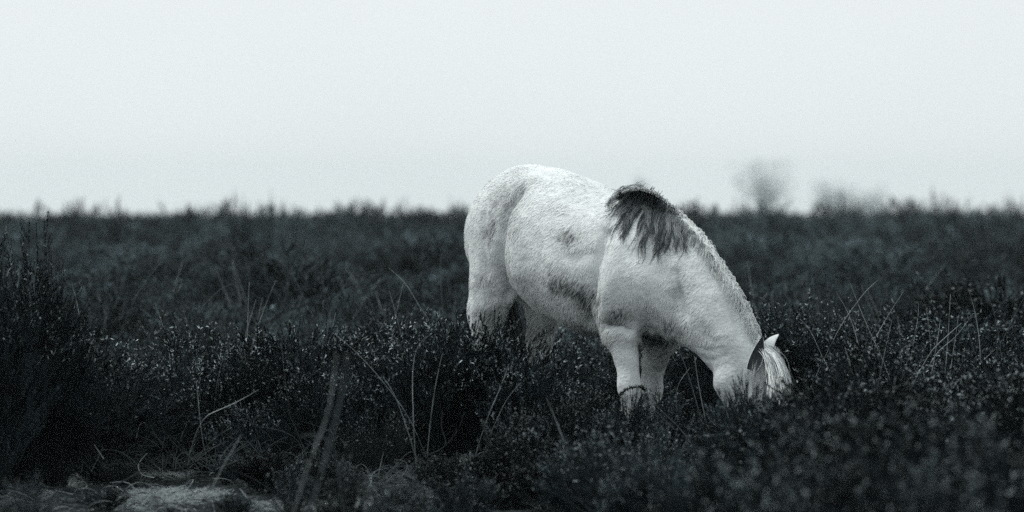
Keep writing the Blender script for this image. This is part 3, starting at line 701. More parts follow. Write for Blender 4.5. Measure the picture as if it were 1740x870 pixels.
HB = [  # kind, u, top v, distance, width factor, label
    ('tall', 46, 380, 19.9, .66, 'tall dark heather bush at the left edge, reaching nearest the skyline'),
    ('tall', -15, 405, 19.6, .75, 'tall dark bush half cut by the left picture edge below the skyline'),
    ('tall', 92, 434, 20.1, .56, 'slanting right-hand flank bush of the tall clump at the left edge'),
    ('mound', 165, 600, 20.6, 1.1, 'dark heather mound between the tall left clump and the arching grass'),
    ('mound', 818, 532, 20.9, .70, 'dense black heather dome hiding the hooves of the near hind leg'),
    ('mound', 778, 538, 20.8, .70, 'left shoulder of the dense black heather dome'),
    ('mound', 866, 556, 20.7, .74, 'rounded black heather bush in front of the tail'),
    ('mound', 898, 600, 20.5, .66, 'low end of the dark dome below the far hind leg'),
    ('feathery', 695, 528, 21.3, 1.25, 'sprigged heather with pale tips left of the black dome'),
    ('twiggy', 650, 552, 21.2, 1.1, 'twiggy heather with upright bare stems, third bush left of the pony'),
    ('dense', 750, 556, 21.0, 1.15, 'heather bush touching the left side of the black dome'),
    ('mound', 500, 548, 21.6, 1.1, 'broad heather mound below the small cone on the skyline'),
    ('feathery', 350, 545, 21.6, 1.3, 'pale tipped heather sprigs beyond the bare mossy patch'),
    ('mound', 545, 630, 20.9, .9, 'dark heather mound crossed by the broad blurred grass stalk'),
    ('twiggy', 290, 590, 21.4, 1.3, 'twiggy heather tangled with pale arching grass'),
    ('feathery', 425, 680, 20.9, 1.2, 'low pale speckled heather at the right end of the mossy patch'),
    ('mound', 450, 600, 21.3, 1.0, 'dark heather behind the low pale speckled one'),
    ('twiggy', 640, 680, 20.4, 1.1, 'low bush of crooked bare stems left of the black dome'),
    ('mound', 1272, 636, 18.8, .48, 'small blurred sprig bush hiding the muzzle of the pony'),
    ('dense', 1312, 658, 18.6, .55, 'low blurred bush under the forelock of the pony'),
    ('mound', 1234, 660, 19.0, .55, 'low blurred bush in front of the throat and jaw'),
    ('feathery', 1000, 655, 20.2, .9, 'low pale tipped heather left of the raised knee'),
    ('mound', 1072, 664, 19.6, .62, 'blurred heather in front of the near foreleg below the knee'),
    ('dense', 1115, 660, 20.3, .8, 'heather hiding the lower half of the far foreleg'),
    ('mound', 1160, 694, 19.8, .8, 'dark heather between the forelegs and the lowered head'),
    ('mound', 960, 680, 20.2, .8, 'dark heather under the belly right of the black dome'),
    ('feathery', 1420, 512, 23.4, 1.2, 'fine dewy heather just behind the forelock of the pony'),
    ('twiggy', 1370, 506, 23.8, 1.2, 'twiggy heather rising behind the ears of the pony'),
    ('mound', 1490, 570, 22.4, 1.1, 'heather with pale crossing grass stalks right of the head'),
    ('feathery', 1600, 585, 22.0, 1.4, 'broad dewy heather left of the right picture edge'),
    ('mound', 1700, 580, 21.6, 1.1, 'dew speckled heather at the right picture edge'),
    ('mound', 1560, 515, 24.6, 1.2, 'dark round heather behind the upright grass stalks on the right'),
    ('mound', 1690, 465, 27.5, 1.4, 'large dark heather mound at mid height by the right edge'),
    ('mound', 1250, 760, 13.6, .8, 'big blurred heather at the bottom below the head of the pony'),
    ('dense', 1400, 690, 13.4, 1.0, 'blurred foreground heather right of the lowered head'),
    ('mound', 1560, 690, 13.0, .9, 'blurred foreground heather in the lower right'),
    ('feathery', 1700, 712, 12.6, 1.1, 'blurred heather in the bottom right corner'),
    ('mound', 1480, 770, 11.9, .8, 'nearest blurred heather at the bottom edge on the right'),
    ('feathery', 1640, 785, 12.0, .9, 'low blurred heather at the bottom edge near the right corner'),
    ('dense', 1340, 775, 12.4, .9, 'dark blurred heather at the bottom edge under the muzzle'),
    ('mound', 1110, 765, 15.2, .8, 'dark blurred heather at the bottom edge under the forelegs'),
    ('mound', 1010, 740, 17.6, .9, 'dark heather with a few pale blurred flower heads below the belly'),
    ('feathery', 885, 688, 18.6, .9, 'blurred grey sprig bush in front of the black dome'),
    ('mound', 850, 765, 18.6, 1.3, 'low dark bush below the black dome'),
    ('mound', 925, 775, 18.2, 1.2, 'low dark bush at the bottom edge right of centre'),
    ('dense', 785, 800, 17.6, 1.4, 'very low dark bush at the bottom edge in the centre'),
    ('feathery', 95, 775, 20.6, 1.6, 'low heather tuft at the left back of the moss'),
    ('twiggy', 200, 782, 20.2, 1.8, 'low twiggy tuft between two pale moss patches'),
    ('feathery', 385, 770, 20.4, 1.7, 'low heather tuft right of the brightest moss patch'),
    ('mound', 455, 765, 19.4, 1.5, 'low dark heather mound at the bottom right of the moss'),
    ('mound', 545, 770, 19.0, 1.4, 'low dark heather mound behind the blurred arched stalk'),
    ('dense', 180, 826, 18.4, 2.0, 'tiny dark tuft at the bottom edge on the left moss'),
    ('dense', 400, 838, 18.0, 2.0, 'tiny dark tuft at the bottom edge right of the broad blurred blade'),
    ('mound', 770, 770, 19.2, 1.3, 'low dark heather at the foot of the crooked trunks'),
    ('mound', 45, 815, 13.2, .6, 'small blurred tuft of heather in the bottom left corner'),
    ('feathery', 580, 765, 16.2, .9, 'low blurred heather right of the blurred grass stalk'),
    ('feathery', 670, 790, 15.4, .9, 'pale blurred heather at the bottom edge, centre left'),
    ('twiggy', 495, 785, 17.6, .9, 'thin twiggy bush at the bottom edge beside the blurred stalk'),
]
placed = []
for i, (kd, u, vt, Y, w, lb) in enumerate(HB):
    bush_at(kd, u, vt, Y, w, lb, v=i, rot=(i * 2.4) % 6.28, lean=((i * .37) % .16 - .08, (i * .53) % .16 - .08) if u > 150 else (0, .12 if u > 90 else .03))
    placed.append(((u - 870) / FPX * Y, Y))

def vlim(u):
    for a, b, v in ((-9999, 780, 545), (780, 855, 585), (855, 905, 605), (905, 945, 650), (945, 1050, 700), (1050, 1200, 700), (1200, 1350, 712), (1350, 9999, 560)):
        if a <= u < b: return v
# the rest of the heath: nearest bushes one by one, the far mass as one object
rp = np.random.RandomState(91)
def scatter(y0, y1, marg, spacing):
    out = []; y = y0
    while y < y1:
        sp = spacing * (1 + .002 * y); hw = 870 / FPX * y + marg
        x = -hw + rp.rand() * sp
        while x < hw:
            out.append((x + rp.randn() * sp * .28, y + rp.randn() * sp * .28)); x += sp * (.8 + .5 * rp.rand())
        y += sp * .85
    return out
cands = []
def add_cands(pts_, big):
    for x, y in pts_:
        u = 870 + FPX * x / y
        opn = (y < 21.3 and -2.7 < x < -.05) or (y < 20.6 and -.05 <= x < .25)      # the open mossy ground keeps only low tufts
        if opn and rp.rand() < .3: continue
        if min((x - a) ** 2 + (y - b) ** 2 for a, b in placed) < (.30 if big else .20) ** 2: continue
        kd = ('mound', 'mound', 'dense', 'feathery', 'twiggy')[rp.randint(5)] if big else ('dense', 'feathery', 'twiggy', 'feathery')[rp.randint(4)]
        h = (.34 + .38 * rp.rand()) if big else (.18 + .22 * rp.rand())
        if y < 22.95:
            top = max(vlim(u - 70), vlim(u), vlim(u + 70)); h = min(h, HC - (top + rp.rand() * 50 - 352) / FPX * y - gz(x, y))
        w = 1.0 + .55 * rp.rand()
        if opn: h = min(h, .03 + .07 * rp.rand() ** 2 + .10 * max(0, y - 20.7)); w = 2.2 + 1.0 * rp.rand(); kd = 'twiggy' if rp.rand() < .5 else 'feathery'
        if h < .03: continue
        cands.append((x, y, h, kd, u, w))
add_cands(scatter(17.2, 34, .9, .68), True); add_cands(scatter(17.2, 30, .6, .66), False)
SIZE = lambda h: 'low' if h < .34 else ('knee-high' if h < .5 else 'tall')
LOOK = {'dense': 'dense dark', 'feathery': 'feathery', 'twiggy': 'twiggy', 'mound': 'rounded dark'}
COLS = [(90, 'at the left picture edge'), (230, 'by the tall left clump'), (370, 'beyond the mossy patch'), (520, 'left of the skyline cone'), (640, 'under the skyline cone'), (720, 'between skyline cone and rump'),
        (800, 'beside the rump'), (960, 'below the belly and rump'), (1120, 'at the forelegs'), (1220, 'under the neck'), (1345, 'at the lowered head'), (1430, 'right of the ears'),
        (1520, 'by the long crossing stalks'), (1620, 'by the upright stalks on the right'), (1700, 'near the right picture edge'), (99999, 'at the right picture edge')]
ROWS = [(18.6, 'blurred in front'), (20.2, 'front row'), (21.4, 'nearer than the pony'), (22.6, 'level with the pony'), (24.2, 'just behind'), (26.5, 'third row'), (29.5, 'well behind'), (99, 'far behind')]
cands.sort(key=lambda c: c[1]); solo, rest = cands[:240], cands[240:]
def first(tab, v): return next(w for a, w in tab if v < a)
for i, (x, y, h, kd, u, w) in enumerate(solo):
    ln_ = rp.randn(2) * .07
    lean = 'left-leaning ' if ln_[1] < -.07 else ('right-leaning ' if ln_[1] > .07 else ''); wide = 'broad ' if w > 1.25 else ('narrow ' if w < 1.05 else '')
    bush(kd, x, y, h, w, 0, f'{SIZE(h)} {wide}{lean}{LOOK[kd]} heather {first(COLS, u)}, {first(ROWS, y)}', 'heather bushes of the open heath', v=rp.randint(6), lean=tuple(ln_))

def stuff_instances(name, pts, meshes, label, cat):
    """one object; geometry nodes set the clumps on its points"""
    cl = bpy.data.collections.new(name + '_clumps')
    for i, me in enumerate(meshes): cl.objects.link(bpy.data.objects.new(f'{name}_clump_{i}', me))
    P_ = np.array([p[:3] for p in pts], float); me = bpy.data.meshes.new(name); me.from_pydata(P_.tolist(), [], [])
    for n, ty, vals in (('idx', 'INT', [p[5] for p in pts]), ('rz', 'FLOAT', [p[6] for p in pts])):
        a = me.attributes.new(n, ty, 'POINT'); a.data.foreach_set('value', vals)
    a = me.attributes.new('scl', 'FLOAT_VECTOR', 'POINT'); a.data.foreach_set('vector', np.array([(p[4], p[4], p[3]) for p in pts], np.float32).ravel())
    o = link(name, me); ng = bpy.data.node_groups.new(name, 'GeometryNodeTree')
    ng.interface.new_socket('Geometry', in_out='INPUT', socket_type='NodeSocketGeometry'); ng.interface.new_socket('Geometry', in_out='OUTPUT', socket_type='NodeSocketGeometry')
    N = ng.nodes.new; gi, go = N('NodeGroupInput'), N('NodeGroupOutput'); ip = N('GeometryNodeInstanceOnPoints'); ci = N('GeometryNodeCollectionInfo')
    ci.inputs['Collection'].default_value = cl; ci.inputs['Separate Children'].default_value = True; ci.inputs['Reset Children'].default_value = True
    ip.inputs['Pick Instance'].default_value = True
    def na(n, t): q = N('GeometryNodeInputNamedAttribute'); q.data_type = t; q.inputs['Name'].default_value = n; return q.outputs['Attribute']
    cx = N('ShaderNodeCombineXYZ'); e2r = N('FunctionNodeEulerToRotation'); lk = ng.links.new
    lk(na('rz', 'FLOAT'), cx.inputs[2]); lk(cx.outputs[0], e2r.inputs[0]); lk(e2r.outputs[0], ip.inputs['Rotation'])
    lk(na('idx', 'INT'), ip.inputs['Instance Index']); lk(na('scl', 'FLOAT_VECTOR'), ip.inputs['Scale'])
    lk(gi.outputs[0], ip.inputs['Points']); lk(ci.outputs[0], ip.inputs['Instance']); lk(ip.outputs[0], go.inputs[0])
    md = o.modifiers.new('scatter', 'NODES'); md.node_group = ng
    return tag(o, label, cat, kind='stuff')
pts = []; kinds = ['dense', 'feathery', 'twiggy', 'mound']; meshes = [HAZED[k][j][2] for k in kinds for j in range(2)] + [f[2] for f in FAR]
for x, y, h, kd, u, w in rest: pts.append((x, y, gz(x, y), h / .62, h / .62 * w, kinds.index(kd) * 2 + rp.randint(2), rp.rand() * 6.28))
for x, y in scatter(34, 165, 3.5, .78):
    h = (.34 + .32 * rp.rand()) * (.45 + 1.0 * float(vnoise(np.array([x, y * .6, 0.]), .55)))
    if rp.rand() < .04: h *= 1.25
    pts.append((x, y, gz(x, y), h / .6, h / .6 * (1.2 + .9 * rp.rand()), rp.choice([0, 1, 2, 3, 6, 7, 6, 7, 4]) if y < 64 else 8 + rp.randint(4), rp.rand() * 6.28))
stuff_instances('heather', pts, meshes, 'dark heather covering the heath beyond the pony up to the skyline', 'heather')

for f_ in FAR: f_[2].materials[2] = M_LEAF_HAZED; f_[2].materials[0] = M_WOOD_HAZED; f_[2].materials[1] = M_LEAF_HAZED
# single shrubs that break the skyline
M_GORSE = M_LEAF
SK = [(50, 349, 70, .8), (96, 353, 90, 1.1), (124, 336, 62, .35), (150, 350, 95, 1.3), (199, 344, 66, .30), (300, 350, 84, .8), (319, 346, 70, .4), (372, 342, 120, 1.0), (395, 344, 125, 1.1),
      (412, 336, 60, .22), (441, 343, 74, .5), (457, 342, 58, .22), (485, 348, 95, 1.0), (590, 347, 100, .9), (613, 337, 95, .75), (635, 350, 100, .8), (662, 346, 84, .9), (692, 340, 110, .5), (724, 350, 95, .9), (778, 346, 80, .6), (792, 349, 90, .7),
      (1170, 343, 85, 1.2), (1198, 343, 90, 1.4), (1270, 349, 80, .8), (1305, 345, 100, 1.2), (1320, 344, 105, 1.1), (1400, 342, 130, .7), (1434, 327, 135, .45), (1452, 338, 130, .6), (1512, 346, 110, .9), (1552, 334, 120, .7), (1590, 326, 88, .28), (1604, 336, 90, .5), (1626, 343, 100, .7), (1690, 345, 96, .9), (1718, 336, 115, .55), (1736, 338, 115, .6)]
WORDS = ['low', 'rounded', 'upright', 'ragged', 'small', 'forked', 'faint', 'flat-topped', 'leaning', 'spiky']
MARK = [(110, 'at the far left'), (170, 'above the tall left clump'), (260, 'right of the tall left clump'), (350, 'above the mossy patch'), (425, 'in the left centre'), (500, 'left of the skyline cone'), (625, 'where the heath peaks left of the pony'), (700, 'right of the skyline cone'), (760, 'between skyline cone and rump'), (800, 'touching the rump'),
        (1185, 'touching the crest of the neck'), (1230, 'right of the crest'), (1290, 'left under the misty tree'), (1345, 'right under the misty tree'), (1420, 'right of the misty tree'), (1470, 'under the faint low tree'), (1570, 'on the right'), (1615, 'near the right edge'), (1700, 'close to the right edge'), (9999, 'at the far right')]
for i, (u, v, Y, w) in enumerate(SK):
    x = (u - 870) / FPX * Y; g = gz(x, Y); h = (HC - (v - 352) / FPX * Y - g)
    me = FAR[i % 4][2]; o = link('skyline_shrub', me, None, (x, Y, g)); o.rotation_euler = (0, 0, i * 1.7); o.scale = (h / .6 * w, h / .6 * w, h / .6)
    f = 'cone-shaped' if u == 613 else ('tallest' if u == 1434 else WORDS[i % 10])
    tag(o, f'{f} blurred shrub on the skyline {next(t for a, t in MARK if u < a)}', 'shrub', 'shrubs along the skyline')

# ------------------------------------------------------------------ misty trees beyond the ridge
M_BARK = mat('bark', (0.06, 0.07, 0.075), 0.9, (2, .6, 1.3), .2)
M_TWIG = mat('bare_twigs', (0.055, 0.066, 0.07), 0.9, (1, .6, 1.4), .1)
def tree(u, vtop, Y, wpx, seed, label, lobes):
    r = np.random.RandomState(seed); x = (u - 870) / FPX * Y; g = gz(x, Y); H = HC - (vtop - 352) / FPX * Y - g; R = wpx / 2 / FPX * Y
    root = empty('tree', (x, Y, g)); tag(root, label, 'tree', 'misty trees beyond the heath')
    paths = [np.array([(0, 0, -.3), (.1, 0, H * .12), (.05, .1, H * .25), (0, .1, H * .38)])]; rad = [np.array([.035, .028, .024, .018]) * H]
    ends = []
    for i in range(26):
        a = r.rand() * 6.28; t = .5 + .5 * r.rand(); cx, cz, cr = lobes[r.randint(len(lobes))]
        q = r.randn(3); q /= np.linalg.norm(q); q *= r.rand() ** .4 * .85
        e = np.array((cx * R + q[0] * cr * R, q[1] * cr * R, cz * H + q[2] * cr * R)); s = np.array((0, .05, H * (.16 + .22 * r.rand())))
        m = (s + e) / 2 + np.array((0, 0, -.06 * H * r.rand())) + r.randn(3) * .02 * H
        paths.append(np.array([s, s * .5 + m * .5, m * .4 + e * .6, e])); rad.append(np.array([.011, .008, .005, .002]) * H); ends.append((paths[-1], H))
    TV, TF = tubes(np.array(paths), np.array(rad), 5)
    link('trunk', mesh_np('trunk', TV, quads_to_tris(TF), [M_BARK]), root)
    n = 300; sub = []; 
    for i in range(n):
        p, _ = ends[r.randint(len(ends))]; k = r.randint(1, 4); s = p[k] * r.rand() + p[k - 1] * (1 - r.rand()) if False else p[k - 1] + (p[k] - p[k - 1]) * r.rand()
        cx, cz, cr = lobes[r.randint(len(lobes))]; q = r.randn(3); q /= np.linalg.norm(q)
        e = s + q * np.array((1, 1, .8)) * R * (.15 + .25 * r.rand()) + np.array((0, 0, R * .05))
        sub.append(np.array([s, (s * .6 + e * .4), (s * .25 + e * .75) + np.array((0, 0, .02 * R)), e]))
    sub = np.array(sub); SV, SF = tubes(sub, np.ones((n, 1)) * np.array([[.022, .016, .011, .006]]) * H / 12, 3)
    nl = 1700; ii = r.randint(0, n, nl); f = r.rand(nl, 1); lp = sub[ii, 2] * (1 - f) + sub[ii, 3] * f + r.randn(nl, 3) * R * .085
    ld = r.randn(nl, 3) + (0, 0, .3); ld /= np.linalg.norm(ld, axis=1, keepdims=True); lw = np.cross(ld, r.randn(nl, 3)); lw /= np.linalg.norm(lw, axis=1, keepdims=True)
    L = .055 * R * (.5 + r.rand(nl, 1)); LV = np.stack([lp - lw * L * .16, lp + lw * L * .16, lp + ld * L], 1).reshape(-1, 3); LF = np.arange(nl * 3).reshape(-1, 3)
    V, F, _ = merge([(SV, SF, 0), (LV, LF, 0)]); link('crown', mesh_np('crown', V, F, [M_TWIG], smooth=False), root)
tree(1302, 280, 2400, 170, 5, 'largest misty tree with round crown standing right of the pony', [(-.35, .62, .55), (.1, .78, .5), (.35, .6, .5), (0, .5, .6), (-.2, .8, .35)])
tree(1405, 312, 2550, 150, 6, 'faint low tree in the mist right of the round one', [(-.3, .6, .5), (.3, .65, .5), (0, .7, .4)])
tree(1088, 294, 2650, 80, 8, 'very faint treetop in the mist just above the withers of the pony', [(-.2, .7, .5), (.3, .6, .5), (0, .75, .4)])
tree(1480, 326, 2650, 120, 9, 'faintest small tree far to the right in the mist', [(-.3, .6, .5), (.3, .62, .5)])

# ------------------------------------------------------------------ grass stalks
def stalk(pts, r, label, m=None, group='dead grass stalks in the heather', name='grass_stalk', K=14, ground_it=True):
    """pts: (u, v, distance) from tip to foot"""
    q = np.array([P(*p) for p in pts]); t0 = np.linspace(0, 1, len(q)); t = np.linspace(0, 1, K)
    C = np.stack([np.interp(t, t0, q[:, i]) for i in range(3)], 1)
    for _ in range(3): C[1:-1] = (C[:-2] + 2 * C[1:-1] + C[2:]) / 4
    if ground_it:
        f = C[-1].copy(); d = C[-1] - C[-4]; dz = max(.0, f[2] - gz(f[0], f[1])); sl = np.clip(d[0] / max(abs(d[2]), 1e-3), -.6, .6)
        f[0] += sl * dz * .6; f[1] += .7; f[2] = gz(f[0], f[1]) - .01; b = C[-1]; w_ = np.linspace(0, 1, 7)[1:, None]
        c1 = b + np.array((sl * dz * .4, .05, -dz * .45)); C = np.vstack([C, (1 - w_) ** 2 * b + 2 * w_ * (1 - w_) * c1 + w_ ** 2 * f])
        for _ in range(2): C[1:-1] = (C[:-2] + 2 * C[1:-1] + C[2:]) / 4
    K = len(C); org = C[-1].copy(); V, F = tubes((C - org)[None], (r * np.linspace(.35, 1, K))[None], 4)
    o = link(name, mesh_np(name, V, F, [m or M_STRAW]), None, tuple(org)); return tag(o, label, 'grass stalk', group)
ST = [
    ([(565, 565), (600, 592), (645, 640), (690, 700)], 20.6, .0013, 'long thin straight pale stalk leaning left, left of the black bush'),
    ([(76, 600), (50, 640), (22, 680), (4, 712)], 20.2, .0020, 'pale curved stalk at the left edge leaning right'),
    ([(440, 662), (400, 685), (345, 708)], 20.4, .0018, 'pale stalk slanting low across the dark heather, left centre'),
    ([(333, 645), (336, 670), (338, 695)], 20.6, .0016, 'short upright pale stalk above the mossy patch'),
    ([(660, 455), (690, 480), (712, 520), (730, 545)], 23.5, .0020, 'thin arched stalk left of the rump'),
    ([(600, 420), (598, 470), (606, 530)], 27, .0026, 'upright blurred stalk half way between left edge and rump'),
    ([(545, 420), (548, 480), (560, 540)], 28, .0026, 'dim blurred stalk left of the upright blurred one'),
    ([(455, 432), (490, 455), (512, 495)], 27, .0026, 'blurred stalk arching to the right in the left half'),
    ([(750, 430), (748, 470), (752, 520)], 26, .0024, 'blurred upright stalk near the rump'),
    ([(790, 480), (775, 510), (765, 545)], 24, .0022, 'stalk leaning against the near hind leg'),
    ([(345, 520), (375, 490), (400, 480)], 25, .0022, 'short arched stalk bent right over pale sprigs'),
    ([(590, 600), (580, 680), (556, 770), (536, 835)], 12.5, .0042, 'broad blurred foreground stalk left of centre'),
    ([(572, 600), (560, 700), (520, 800)], 13.5, .0026, 'faint blurred stalk beside the broad blurred one'),
    ([(512, 740), (545, 738), (570, 760), (575, 800)], 14.5, .0030, 'blurred arched stalk bending over at the bottom'),
    ([(255, 828), (265, 850), (272, 885)], 14.5, .0050, 'short broad blurred blade at the bottom on the mossy patch'),
    ([(410, 740), (380, 790), (350, 850)], 16.5, .0020, 'thin dark-grey stalk over the right end of the moss'),
    ([(1338, 440), (1352, 465), (1370, 495), (1376, 525)], 24.5, .0024, 'stalk right of the crest leaning left'),
    ([(1383, 450), (1390, 490), (1402, 545)], 24.0, .0020, 'thin stalk next to the one leaning left behind the ears'),
    ([(1421, 497), (1445, 535), (1462, 600), (1484, 645)], 22.6, .0020, 'left one of three long stalks leaning left, right of the head'),
    ([(1444, 480), (1456, 512), (1478, 565), (1500, 610)], 22.4, .0026, 'brightest long stalk crossing another right of the head'),
    ([(1492, 476), (1470, 495), (1452, 520), (1430, 550)], 22.5, .0020, 'stalk bent right that crosses the brightest long stalk'),
    ([(1359, 542), (1378, 560), (1398, 610), (1416, 640)], 22.6, .0018, 'pale stalk arching just right of the far ear'),
    ([(1516, 542), (1510, 570), (1504, 595)], 22.6, .0018, 'short pale stalk in the middle of the right side'),
    ([(1561, 515), (1560, 540), (1556, 560)], 23, .0018, 'short upright stalk above the bundle on the right'),
    ([(1563, 545), (1558, 565), (1542, 590)], 22.8, .0028, 'bright short curved stalk leaning right'),
    ([(1598, 543), (1592, 585), (1582, 640)], 22.2, .0024, 'bright upright stalk right of the short curved one'),
    ([(1615, 500), (1612, 560), (1608, 610), (1606, 640)], 22.4, .0022, 'tallest upright stalk near the right edge'),
    ([(1629, 535), (1624, 570), (1619, 603)], 22.4, .0018, 'short upright stalk beside the tallest one on the right'),
    ([(1634, 549), (1612, 568), (1580, 598)], 22.2, .0020, 'slanting stalk crossing two upright ones on the right'),
    ([(1645, 545), (1625, 572), (1590, 600)], 22.3, .0016, 'second slanting stalk just right of the crossing one'),
    ([(1691, 594), (1682, 602), (1668, 615)], 22, .0020, 'tiny bright stalk near the right edge'),
    ([(1645, 490), (1655, 520), (1664, 570), (1666, 610)], 23, .0020, 'arched thin stalk right of the tall upright one'),
    ([(1605, 645), (1610, 670), (1617, 695)], 19, .0028, 'short pale stalk low on the right'),
    ([(1692, 700), (1672, 745), (1655, 790)], 14, .0026, 'blurred foreground stalk in the lower right corner leaning right'),
    ([(1436, 590), (1450, 640), (1475, 700)], 19.5, .0026, 'grey stalk below the three long ones'),
    ([(1136, 560), (1165, 620), (1188, 700)], 21.2, .0028, 'grey stalk leaning left between forelegs and throat'),
    ([(1180, 605), (1186, 650), (1198, 710)], 21.0, .0026, 'upright grey stalk in front of the throat'),
    ([(1172, 625), (1150, 655), (1150, 690)], 21.2, .0016, 'thin bent stalk between forelegs and throat'),
    ([(928, 675), (945, 715), (968, 775)], 17.5, .0024, 'dim stalk leaning left under the belly'),
    ([(865, 618), (850, 660), (832, 700)], 19.6, .0017, 'thin stalk leaning right across the black dome'),
    ([(885, 650), (872, 665), (860, 680)], 19.8, .0016, 'short stalk on the right part of the black dome'),
    ([(728, 570), (705, 590), (700, 640), (702, 700)], 20.2, .0018, 'stem with a hooked top left of the black dome'),
    ([(752, 600), (745, 630), (740, 655)], 20.3, .0018, 'short pale stem on the left face of the black dome'),
    ([(650, 640), (668, 665), (682, 700)], 20.2, .0018, 'short bright stalk leaning left by the crooked stems'),
    ([(275, 445), (245, 480), (228, 510)], 26, .0024, 'blurred slanting stalk beyond the left clump'),
    ([(122, 480), (127, 500), (131, 515)], 22, .0020, 'short stalk beside the right flank of the tall left clump'),
    ([(1545, 380), (1535, 410), (1520, 450)], 34, .0034, 'blurred stalk high in the heath right of the pony'),
    ([(1465, 350), (1468, 400), (1470, 440)], 38, .0030, 'faint upright stalk just under the skyline right of the misty tree'),
]
for pts_, Y, r, lb in ST:
    Y -= 1.0 if (pts_[0][0] > 1340 and 22 < Y < 23.6) else (.5 if Y < 23 and pts_[0][0] < 1100 and Y > 20 else 0)
    n = len(pts_); stalk([(u, v, Y + .03 * i) for i, (u, v) in enumerate(pts_)], r * 1.15, lb, M_STRAW if r < .0027 and Y < 24 else M_STRAWD)
# more stalks that nothing tells apart
for i in range(130):
    Y = 20.8 + 13 * rp.rand() ** 1.4; u = rp.rand() * 1740
    if Y < 24 and 740 < u < 1370: continue
    base = 352 + (HC - .3) * FPX / Y; h = (.28 + .25 * rp.rand()) * FPX / Y; ln_ = rp.randn() * .35 * h; b2 = rp.randn() * .12 * h
    pos = first(COLS, u).replace('below the belly and rump', 'behind the back').replace('at the forelegs', 'behind the withers').replace('under the neck', 'behind the neck'); lw = 'left-leaning' if ln_ < -.1 * h else ('right-leaning' if ln_ > .1 * h else 'upright')
    stalk([(u + ln_ + b2, base - h, Y), (u + ln_ * .45, base - h * .5, Y), (u, base, Y)], .0012 + .0009 * rp.rand() + .0012 * (Y > 26), f'{lw} dry grass stalk {pos}, ' + ('nearly in focus' if Y < 24 else ('slightly blurred' if Y < 28 else 'blurred far back')), M_STRAW if rp.rand() < .4 else M_STRAWD, K=8)

# tangle of arching dead grass on the left, above the moss
def litter(name, n, region, L, r, m, label, cat, arch=.5, z0=.0, seed=1, curl=.6, K=5):
    q = np.random.RandomState(seed); C = []
    while len(C) < n:
        x, y = region(q); a = q.rand() * 6.28; l = L * (.3 + q.rand()); e = np.array((math.cos(a), math.sin(a), arch * (q.rand() - .15))) * l
        s = np.array((x, y, gz(x, y) + z0 + .012 * q.rand())); t = np.linspace(0, 1, K)[:, None]; b = q.randn(3) * l * curl * .35; b[2] = abs(b[2])
        C.append(s + e * t + b * 4 * t * (1 - t) * .5)
    C = np.array(C); C[:, :, 2] = np.maximum(C[:, :, 2], gz_(C[:, :, 0], C[:, :, 1]) + .002)
    V, F = tubes(C, r * (0.5 + q.rand(n, 1)) * np.linspace(1, .4, K)[None], 3)
    return tag(link(name, mesh_np(name, V, F, [m])), label, cat, kind='stuff')
def reg_open(q):
    while True:
        x, y = -2.7 + 3.3 * q.rand(), 15.5 + 6.2 * q.rand()
        if vnoise(np.array([x, y, 2.]), 2.2) > .38: return x, y
def reg_moss(q):
    while True:
        x, y = reg_open(q)
        if moss_spots(x, y) > .25 + .5 * q.rand(): return x, y
litter('dry_grass', 8500, reg_moss, .042, .0008, M_STRAW, 'short dry grass and moss tips on the open ground', 'grass', seed=2, arch=.6)
litter('leaf_litter', 9000, reg_open, .06, .0019, M_WOOD, 'dark heather litter and twigs on the open ground', 'litter', seed=3, arch=.4)
litter('grass_tangle', 460, lambda q: (-2.3 + 1.6 * q.rand() + .15 * q.randn(), 20.2 + 1.0 * q.rand()), .19, .0011, M_STRAWD, 'tangle of arching dead grass beyond the mossy patch', 'grass', seed=4, arch=1.5, z0=.06, curl=1.2, K=8)
litter('straw', 260, reg_open, .11, .0014, M_STRAW, 'loose pale straws lying on the open ground', 'straw', seed=9, arch=.5, z0=.01, curl=1.0, K=7)
litter('root_tangle', 260, lambda q: (-.62 + .55 * q.rand(), 19.6 + 1.0 * q.rand()), .12, .0017, M_STRAWD, 'tangle of pale broken roots and stems left of the black dome', 'litter', seed=5, arch=.9, z0=.02, curl=1.4, K=7)

